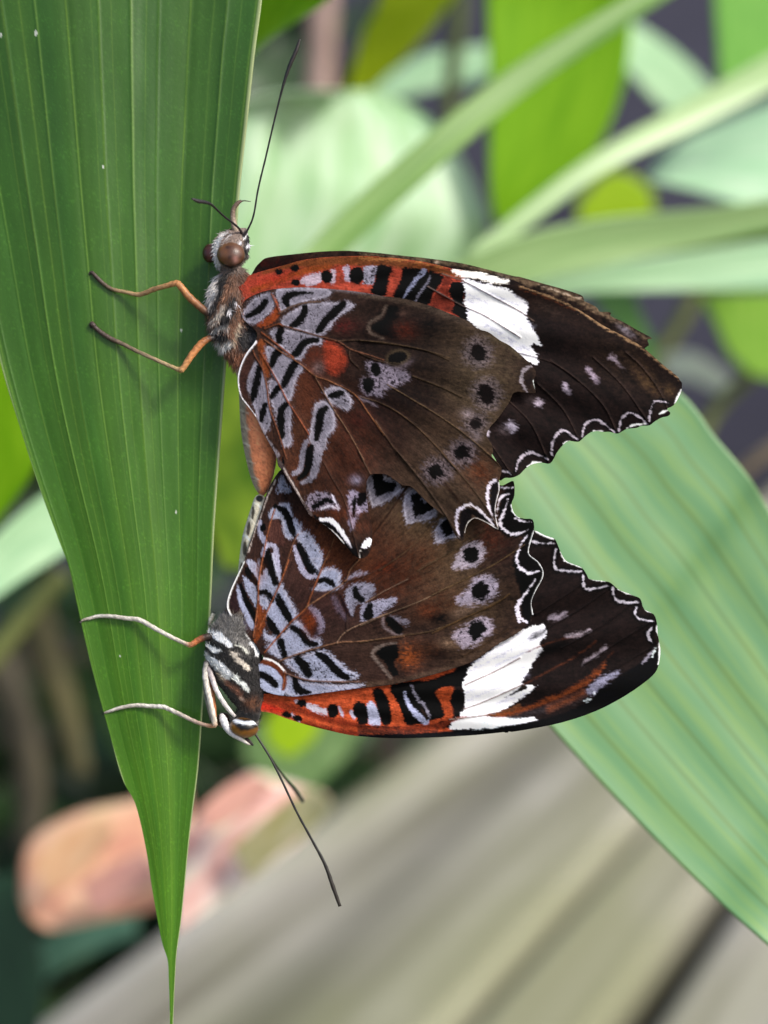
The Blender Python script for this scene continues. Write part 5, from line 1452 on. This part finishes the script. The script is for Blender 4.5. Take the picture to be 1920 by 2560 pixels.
rb('palm_leaf', 'H3', [(1350, 800), (1500, 730), (1700, 700), (1850, 670)], [(1350, 830), (1500, 790), (1700, 790), (1850, 780)], [200, 200], bm_('leaf_ol2', (110, 150, 20), (130, 160, 40)),
   'olive green blade between two pale ones at the right edge')
# right side below
rb('palm_leaf', 'H6', [(820, 60), (900, 200), (960, 330), (1060, 430)], [(1300, 60), (1300, 250), (1300, 380), (1200, 470)], [230, 230], bm_('leaf_r3', (126, 186, 30), (160, 206, 70), trans=.35),
   'yellowish green leaf by the right edge above the wing tip')
rb('palm_leaf', 'H6', [(300, 40), (380, 140), (480, 260), (540, 360)], [(520, 50), (560, 160), (620, 300), (620, 400)], [190, 190], bm_('leaf_r4', (70, 124, 50), (90, 140, 60), trans=.25),
   'mid green leaf directly above the upper wing margin')
rb('palm_leaf', 'H6', [(640, 350), (780, 330), (900, 390), (990, 470)], [(680, 450), (800, 470), (880, 510), (960, 540)], [250, 250], bm_('leaf_gr', (150, 164, 154), (176, 188, 178)),
   'greyish pale leaf beyond the upper wing tip')


def stem(name, r, pts, dm, rad, mat, label, cat_='stem'):
    q = R(r, pts); dd = np.interp(np.linspace(0, 1, len(q)), np.linspace(0, 1, len(dm)), dm) * MM
    p = catmull([(a[0], a[1], z) for a, z in zip(q, dd)], 6)
    W = P(p); seg = 14; V = []
    n = len(W); rr = np.interp(np.linspace(0, 1, n), np.linspace(0, 1, len(rad)), rad) / REG[r][2] * UNIT * (1 + p[:, 2] * UNIT / D0)
    for i in range(n):
        tg = W[min(i + 1, n - 1)] - W[max(i - 1, 0)]; tg /= np.linalg.norm(tg)
        a = np.cross(tg, FA); a /= np.linalg.norm(a); b = np.cross(tg, a)
        for k in range(seg):
            f = 2 * math.pi * k / seg
            V.append(W[i] + (a * math.cos(f) + b * math.sin(f)) * rr[i] * (1 + .05 * math.sin(i * 2.3 + k)))
    F = [(i * seg + k, (i + 1) * seg + k, (i + 1) * seg + (k + 1) % seg, i * seg + (k + 1) % seg) for i in range(n - 1) for k in range(seg)]
    F.append(tuple(range(seg))); F.append(tuple((n - 1) * seg + k for k in range(seg))[::-1])
    return tag(make_obj(name, V, F, mat), label, cat_)


def noise_mat(name, c1, c2, scale=20, rough=.7, stretch=(1, 1, 1), bump=.2, detail=6):
    m = bpy.data.materials.new(name); nt, b, out = nodes(m)
    tc = nt.nodes.new('ShaderNodeTexCoord'); mp = nt.nodes.new('ShaderNodeMapping'); mp.inputs['Scale'].default_value = stretch
    nt.links.new(tc.outputs['Object'], mp.inputs[0])
    n = nt.nodes.new('ShaderNodeTexNoise'); n.inputs['Scale'].default_value = scale; n.inputs['Detail'].default_value = detail
    nt.links.new(mp.outputs[0], n.inputs['Vector'])
    rp = nt.nodes.new('ShaderNodeValToRGB'); rp.color_ramp.elements[0].position = .35; rp.color_ramp.elements[1].position = .65
    rp.color_ramp.elements[0].color = (*alb(c1), 1); rp.color_ramp.elements[1].color = (*alb(c2), 1)
    nt.links.new(n.outputs['Fac'], rp.inputs[0]); nt.links.new(rp.outputs[0], b.inputs['Base Color'])
    b.inputs['Roughness'].default_value = rough
    bp = nt.nodes.new('ShaderNodeBump'); bp.inputs['Strength'].default_value = bump; bp.inputs['Distance'].default_value = .002
    nt.links.new(n.outputs['Fac'], bp.inputs['Height']); nt.links.new(bp.outputs[0], b.inputs['Normal'])
    return m


m_stem = noise_mat('stem_bark', (54, 66, 24), (84, 96, 40), 60)
m_post = noise_mat('post_bark', (150, 126, 116), (176, 150, 138), 40)
m_ost = noise_mat('olive_stem', (84, 92, 40), (112, 120, 60), 60)
stem('plant_stem', 'H3', [(700, -150), (685, 60), (668, 220), (655, 400), (650, 900)], [230, 240], [26, 26, 24, 22, 20], m_stem, 'dark upright plant stem near the top centre')
stem('tree_trunk', 'H3', [(270, -200), (256, 60), (248, 300), (240, 800), (230, 1600)], [420, 440], [46, 46, 46, 46, 46], m_post, 'pinkish brown trunk behind the antenna at the top', 'trunk')
stem('plant_stem', 'H6', [(860, -40), (760, 160), (640, 360), (560, 600)], [260, 260], [36, 36, 32, 26], m_ost, 'olive stalk slanting behind the upper wing')
stem('plant_stem', 'H6', [(1250, 330), (1050, 450), (900, 600), (820, 760)], [240, 240], [34, 34, 32, 26], m_ost, 'olive stalk slanting in from the right edge beyond the wing tip')
stem('plant_stem', 'H6', [(1300, 690), (1130, 800), (1000, 900), (860, 1020)], [200, 220], [34, 34, 30, 26], noise_mat('dry_stem', (166, 140, 112), (192, 168, 140), 50), 'dry tan stalk behind the broad right leaf')

# left of the sharp blade
rb('palm_leaf', 'G3', [(-260, 0), (-240, 400), (-200, 800), (-160, 1180)], [(60, -100), (150, 300), (250, 700), (-20, 1130)], [90, 100], m_yg,
   'bright yellow-green leaf peeking out left of the sharp blade')
rb('palm_leaf', 'G3', [(-300, 1480), (0, 1180), (300, 930), (620, 760)], [(-240, 1800), (40, 1600), (430, 1350), (760, 1180)], [110, 120], m_mint,
   'pale mint leaf crossing behind the left side of the sharp blade', fold=.1)
# gap between blade and wings
rb('palm_leaf', 'S', [(440, 880), (470, 1080), (500, 1250), (560, 1420)], [(760, 820), (760, 1060), (740, 1260), (640, 1440)], [130, 140], bm_('leaf_gap', (84, 130, 30), (170, 204, 60), trans=.3, nscale=(3, 2)),
   'yellowish green leaf seen in the gap beside the joined abdomens')
rb('palm_leaf', 'S', [(560, 700), (560, 850), (600, 980), (640, 1020)], [(760, 700), (760, 850), (740, 960), (660, 1020)], [150, 150], m_pale,
   'pale leaf piece in the gap under the upper thorax')
rb('palm_leaf', 'G4', [(1180, 120), (1100, 260), (1120, 380), (1230, 460)], [(1420, 100), (1440, 220), (1380, 360), (1250, 460)], [190, 190], m_lime,
   'lime leaf glowing below the lower orange forewing')
rb('palm_leaf', 'G4', [(1000, 260), (960, 420), (1050, 560), (1300, 680)], [(1700, 160), (1660, 300), (1580, 450), (1420, 620)], [240, 240], bm_('leaf_g5', (110, 150, 84), (150, 184, 120)),
   'soft green leaf around the lime one under the lower butterfly')

# croton leaves, peach and cream
m_cro = leaf_mat('leaf_croton', (216, 152, 126), (240, 216, 164), rough=.45, trans=.25, nscale=(2.4, 3.0), blot=[(.46, (232, 176, 140)), (.54, (238, 196, 164))])
m_cro2 = leaf_mat('leaf_croton_pink', (206, 150, 144), (236, 228, 170), rough=.45, trans=.25, nscale=(2.2, 3.4), blot=[(.45, (232, 184, 168)), (.55, (238, 226, 216))])
rb('croton_leaf', 'H4', [(90, 1680), (120, 1480), (300, 1360), (560, 1300), (760, 1260)], [(100, 1760), (200, 1830), (420, 1790), (640, 1740), (800, 1640)], [195, 205], m_cro,
   'peach orange leaf blurred at lower left behind the blade tip', [185, 195])
rb('croton_leaf', 'G4', [(560, 960), (760, 760), (1000, 560), (1200, 600), (1460, 690)], [(560, 1500), (820, 1330), (1050, 1160), (1300, 960), (1480, 760)], [175, 185], m_cro2,
   'pink and cream leaf along the plank edge below the lower head', [165, 175])
rb('croton_leaf', 'G4', [(700, 780), (860, 640), (1040, 560)], [(760, 900), (960, 800), (1160, 640)], [160, 165], leaf_mat('croton_rose', (222, 162, 144), (238, 190, 168), nscale=(3, 3)),
   'rose coloured leaf on top of the cream one beneath the lower head', [155, 160], fold=.2)
rb('croton_leaf', 'G4', [(900, 1000), (1080, 830), (1250, 700), (1400, 640)], [(1000, 1180), (1220, 1000), (1400, 860), (1500, 740)], [165, 160], leaf_mat('croton_cream', (190, 186, 110), (226, 218, 180), nscale=(3, 3)),
   'cream and yellow leaf lying against the plank edge', [160, 155], fold=.2)
rb('croton_leaf', 'H4', [(330, 1640), (460, 1560), (600, 1500)], [(380, 1760), (520, 1700), (640, 1620)], [180, 180], leaf_mat('croton_plum', (206, 152, 146), (226, 180, 160), nscale=(3, 3)),
   'small dusky pink leaf just left of the blade tip', [176, 176], fold=.2)
rb('croton_leaf', 'H4', [(130, 1560), (240, 1440), (420, 1360)], [(200, 1680), (340, 1590), (470, 1440)], [176, 178], leaf_mat('croton_tan', (226, 176, 130), (240, 204, 160), nscale=(3, 3)),
   'tan leaf uppermost in the peach cluster at lower left', [172, 174], fold=.2)
rb('broad_leaf', 'H4', [(-140, 1620), (-100, 1850), (-60, 2100), (-20, 2400)], [(60, 1600), (150, 1850), (180, 2060), (130, 2400)], [220, 220], bm_('leaf_dg', (30, 66, 44), (48, 88, 60)),
   'dark green leaf filling the bottom left corner')
rb('broad_leaf', 'H4', [(80, 1960), (200, 1850), (400, 1780), (560, 1740)], [(80, 2160), (220, 2010), (400, 1910), (560, 1850)], [240, 240], bm_('leaf_teal', (70, 118, 100), (104, 146, 120)),
   'teal leaf beneath the peach leaf at lower left')
stem('plant_stem', 'H4', [(150, 500), (190, 700), (260, 900), (330, 1200)], [260, 260], [60, 70, 60, 44], noise_mat('husk', (66, 62, 30), (92, 86, 46), 40), 'mossy olive stalk left of the blade')
stem('plant_stem', 'H4', [(-40, 700), (60, 900), (130, 1200), (120, 1500)], [300, 300], [70, 70, 64, 60], noise_mat('husk2', (62, 56, 38), (82, 74, 52), 40), 'grey-brown stalk near the left edge')
stem('plant_stem', 'H4', [(-60, 760), (100, 560), (260, 380)], [200, 200], [44, 44, 40], m_ost, 'olive green stalk crossing the shade at left')

# ================================================================== PLACE
ZC = CAM.z
HD = 0.28
az = math.radians(28.4)
dx, dy = math.sin(az), math.cos(az)          # direction the planks run
nx_, ny_ = math.cos(az), -math.sin(az)       # across the planks, to the right


def wood_mat():
    m = bpy.data.materials.new('weathered_wood'); nt, b, out = nodes(m)
    tc = nt.nodes.new('ShaderNodeTexCoord')
    mp = nt.nodes.new('ShaderNodeMapping'); mp.inputs['Scale'].default_value = (1, .035, 1)
    nt.links.new(tc.outputs['Object'], mp.inputs[0])
    n = nt.nodes.new('ShaderNodeTexNoise'); n.inputs['Scale'].default_value = 42; n.inputs['Detail'].default_value = 10; n.inputs['Roughness'].default_value = .65
    nt.links.new(mp.outputs[0], n.inputs['Vector'])
    rp = nt.nodes.new('ShaderNodeValToRGB'); rp.color_ramp.elements[0].position = .37; rp.color_ramp.elements[1].position = .63
    rp.color_ramp.elements[0].color = (*alb((98, 95, 84)), 1); rp.color_ramp.elements[1].color = (*alb((200, 198, 188)), 1)
    nt.links.new(n.outputs['Fac'], rp.inputs[0])
    mp2 = nt.nodes.new('ShaderNodeMapping'); mp2.inputs['Scale'].default_value = (1, .3, 1)
    nt.links.new(tc.outputs['Object'], mp2.inputs[0])
    n2 = nt.nodes.new('ShaderNodeTexNoise'); n2.inputs['Scale'].default_value = 13; n2.inputs['Detail'].default_value = 4
    nt.links.new(mp2.outputs[0], n2.inputs['Vector'])
    r2 = nt.nodes.new('ShaderNodeMapRange'); r2.inputs[1].default_value = .34; r2.inputs[2].default_value = .6; r2.inputs[3].default_value = 0; r2.inputs[4].default_value = .85
    nt.links.new(n2.outputs['Fac'], r2.inputs[0])
    mx = nt.nodes.new('ShaderNodeMix'); mx.data_type = 'RGBA'; mx.inputs[7].default_value = (*alb((124, 127, 94)), 1)
    nt.links.new(r2.outputs[0], mx.inputs[0]); nt.links.new(rp.outputs[0], mx.inputs[6])
    # long dark stain along the grain (rain water track)
    at = nt.nodes.new('ShaderNodeAttribute'); at.attribute_name = 'Col'
    mx2 = nt.nodes.new('ShaderNodeMix'); mx2.data_type = 'RGBA'; mx2.blend_type = 'MULTIPLY'; mx2.inputs[0].default_value = 1
    nt.links.new(mx.outputs[2], mx2.inputs[6]); nt.links.new(at.outputs['Color'], mx2.inputs[7])
    nt.links.new(mx2.outputs[2], b.inputs['Base Color'])
    b.inputs['Roughness'].default_value = .75
    bp = nt.nodes.new('ShaderNodeBump'); bp.inputs['Strength'].default_value = .4; bp.inputs['Distance'].default_value = .002
    nt.links.new(n.outputs['Fac'], bp.inputs['Height']); nt.links.new(bp.outputs[0], b.inputs['Normal'])
    return m


M_wood = wood_mat()
deck_org = (CAM.x, CAM.y, ZC - HD)
deck = empty('wooden_deck', deck_org, 'weathered grey-green wooden planks running diagonally below the butterflies', 'wooden deck')


def plank(a, b_, y0=-0.3, y1=2.6, th=.03, stain=None):
    """plank between across-coordinates a..b (metres)"""
    nxs, nys = 30, 60
    xs = np.linspace(a, b_, nxs); ys = np.linspace(y0, y1, nys)
    V = []; C = []
    bev = .004
    for top in (1, 0):
        for y in ys:
            for x in xs:
                e = min(x - a, b_ - x)
                z = (0 if e > bev else -(bev - e) * .8) if top else -th
                V.append((x, y, z + (.0012 * math.sin(x * 60 + y * 3) if top else 0)))
                k = 1.0
                if stain: k = 1 - .5 * math.exp(-((x - stain[0] - .006 * math.sin(y * 6)) / stain[1]) ** 2)
                C.append((k, k * .985, k * .98 if k > .99 else k))
    F = []
    def id_(t, i, j): return (0 if t else nxs * nys) + i * nxs + j
    for i in range(nys - 1):
        for j in range(nxs - 1):
            F.append((id_(1, i, j), id_(1, i, j + 1), id_(1, i + 1, j + 1), id_(1, i + 1, j)))
            F.append((id_(0, i, j), id_(0, i + 1, j), id_(0, i + 1, j + 1), id_(0, i, j + 1)))
    for i in range(nys - 1):
        F.append((id_(1, i, 0), id_(1, i + 1, 0), id_(0, i + 1, 0), id_(0, i, 0)))
        F.append((id_(1, i + 1, nxs - 1), id_(1, i, nxs - 1), id_(0, i, nxs - 1), id_(0, i + 1, nxs - 1)))
    for j in range(nxs - 1):
        F.append((id_(1, 0, j + 1), id_(1, 0, j), id_(0, 0, j), id_(0, 0, j + 1)))
        F.append((id_(1, nys - 1, j), id_(1, nys - 1, j + 1), id_(0, nys - 1, j + 1), id_(0, nys - 1, j)))
    # object's local x across, y along: parent rotates it
    o = make_obj('plank', V, F, M_wood, None, origin=(0, 0, 0), cols=np.array(C))
    o.parent = deck
    o.location = (0, 0, 0)
    return o


deck.rotation_euler = (0, 0, -az)
plank(-1.128 * HD, -.718 * HD, stain=(-.925 * HD, .05 * HD))
plank(-.690 * HD, -.566 * HD)
plank(-.508 * HD, -.10 * HD, stain=(-.2 * HD, .03))
plank(-.08 * HD, .38 * HD)
plank(.40 * HD, .86 * HD, stain=(.6 * HD, .03))
plank(.88 * HD, 1.3 * HD)
for yy in (-.2, .95, 1.6, 2.4):
    V = [(x, y, z) for x in (-1.05 * HD, 1.25 * HD) for y in (yy - .04, yy + .04) for z in (-.032, -.14)]
    F = [(0, 1, 3, 2), (4, 6, 7, 5), (0, 4, 5, 1), (2, 3, 7, 6), (0, 2, 6, 4), (1, 5, 7, 3)]
    o = make_obj('joist', V, F, M_wood, None, origin=(0, 0, 0), cols=np.ones((8, 3)) * .7, smooth=False)
    o.parent = deck; o.location = (0, 0, 0)

# ground and back wall
GZ = ZC - .72
m_ground = noise_mat('soil', (30, 24, 18), (52, 44, 30), 14)
n = 50
gx = np.linspace(-30, 30, n); G = np.stack(np.meshgrid(gx, gx), axis=2).reshape(-1, 2)
gz = GZ + .03 * (fbm(G[:, 0] * 1.3 + 50, G[:, 1] * 1.3 + 50, 5) - .5)
a = (np.arange(n - 1)[:, None] * n + np.arange(n - 1)[None, :]).ravel()
tag(make_obj('ground', np.c_[G, gz], np.stack([a, a + 1, a + n + 1, a + n], axis=1), m_ground, origin=(0, 0, GZ)), kind='structure')

m_wall = noise_mat('wall_render', (60, 60, 76), (76, 76, 92), 3, .9, bump=.05)
V = [(x, y, z) for x in (-4, 4) for y in (2.2, 2.4) for z in (GZ - .05, GZ + 2.6)]
F = [(0, 1, 3, 2), (4, 6, 7, 5), (0, 4, 5, 1), (2, 3, 7, 6), (0, 2, 6, 4), (1, 5, 7, 3)]
wall = make_obj('garden_wall', V, F, m_wall, None, smooth=False)
tag(wall, 'dark slate-grey wall far behind the foliage, showing in the gaps', 'wall')
bv = wall.modifiers.new('bevel', 'BEVEL'); bv.width = .01; bv.segments = 2


def shrub(cx, cy, cz, rx, ry, rz, count, mat, label, size=.05):
    base = (cx, cy, GZ)
    e = empty('shrub', base, label, 'shrub', 'dark shrubs in the shade')
    V = []; F = []; UV = []
    for _ in range(count):
        d = RNG.normal(0, 1, 3); d /= np.linalg.norm(d)
        c = np.array((cx, cy, cz)) + d * np.array((rx, ry, rz)) * RNG.random() ** .4
        ax = RNG.normal(0, 1, 3) + (0, 0, -.4); ax /= np.linalg.norm(ax)
        sd = np.cross(ax, RNG.normal(0, 1, 3)); sd /= np.linalg.norm(sd)
        nn = np.cross(ax, sd)
        L = size * (.7 + .7 * RNG.random()); w = L * .22
        b = len(V)
        prof = [0, .6, 1, .95, .6, 0]
        for i, pw in enumerate(prof):
            t = i / 5
            o_ = c + ax * L * (t - .5) + nn * L * .12 * math.sin(t * math.pi)
            V += [o_ - sd * w * pw, o_ + nn * w * .2, o_ + sd * w * pw]
            UV += [(0, t), (.5, t), (1, t)]
        for i in range(5):
            q = b + i * 3
            F += [(q, q + 1, q + 4, q + 3), (q + 1, q + 2, q + 5, q + 4)]
    make_obj('foliage', V, F, mat, e, uvs=UV)
    V = []; F = []
    for k in range(5):
        b = len(V); tx = cx + RNG.normal(0, rx * .4); ty = cy + RNG.normal(0, ry * .4)
        for i in range(6):
            t = i / 5
            c = np.array((cx + (tx - cx) * t, cy + (ty - cy) * t, GZ + (cz - GZ) * t))
            for s in range(6):
                f = s * math.pi / 3
                V.append(c + np.array((math.cos(f), math.sin(f), 0)) * .006 * (1.3 - t))
        for i in range(5):
            for s in range(6):
                F.append((b + i * 6 + s, b + i * 6 + (s + 1) % 6, b + (i + 1) * 6 + (s + 1) % 6, b + (i + 1) * 6 + s))
    make_obj('stem', V, F, m_stem, e)


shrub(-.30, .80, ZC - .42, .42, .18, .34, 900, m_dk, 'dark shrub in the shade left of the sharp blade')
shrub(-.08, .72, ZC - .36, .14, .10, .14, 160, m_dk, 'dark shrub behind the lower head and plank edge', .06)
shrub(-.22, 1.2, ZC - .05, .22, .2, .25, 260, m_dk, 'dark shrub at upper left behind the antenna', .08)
print('SCENE DONE', len(bpy.data.objects))
for o in bpy.data.objects:
    if '_org' in o: del o['_org']
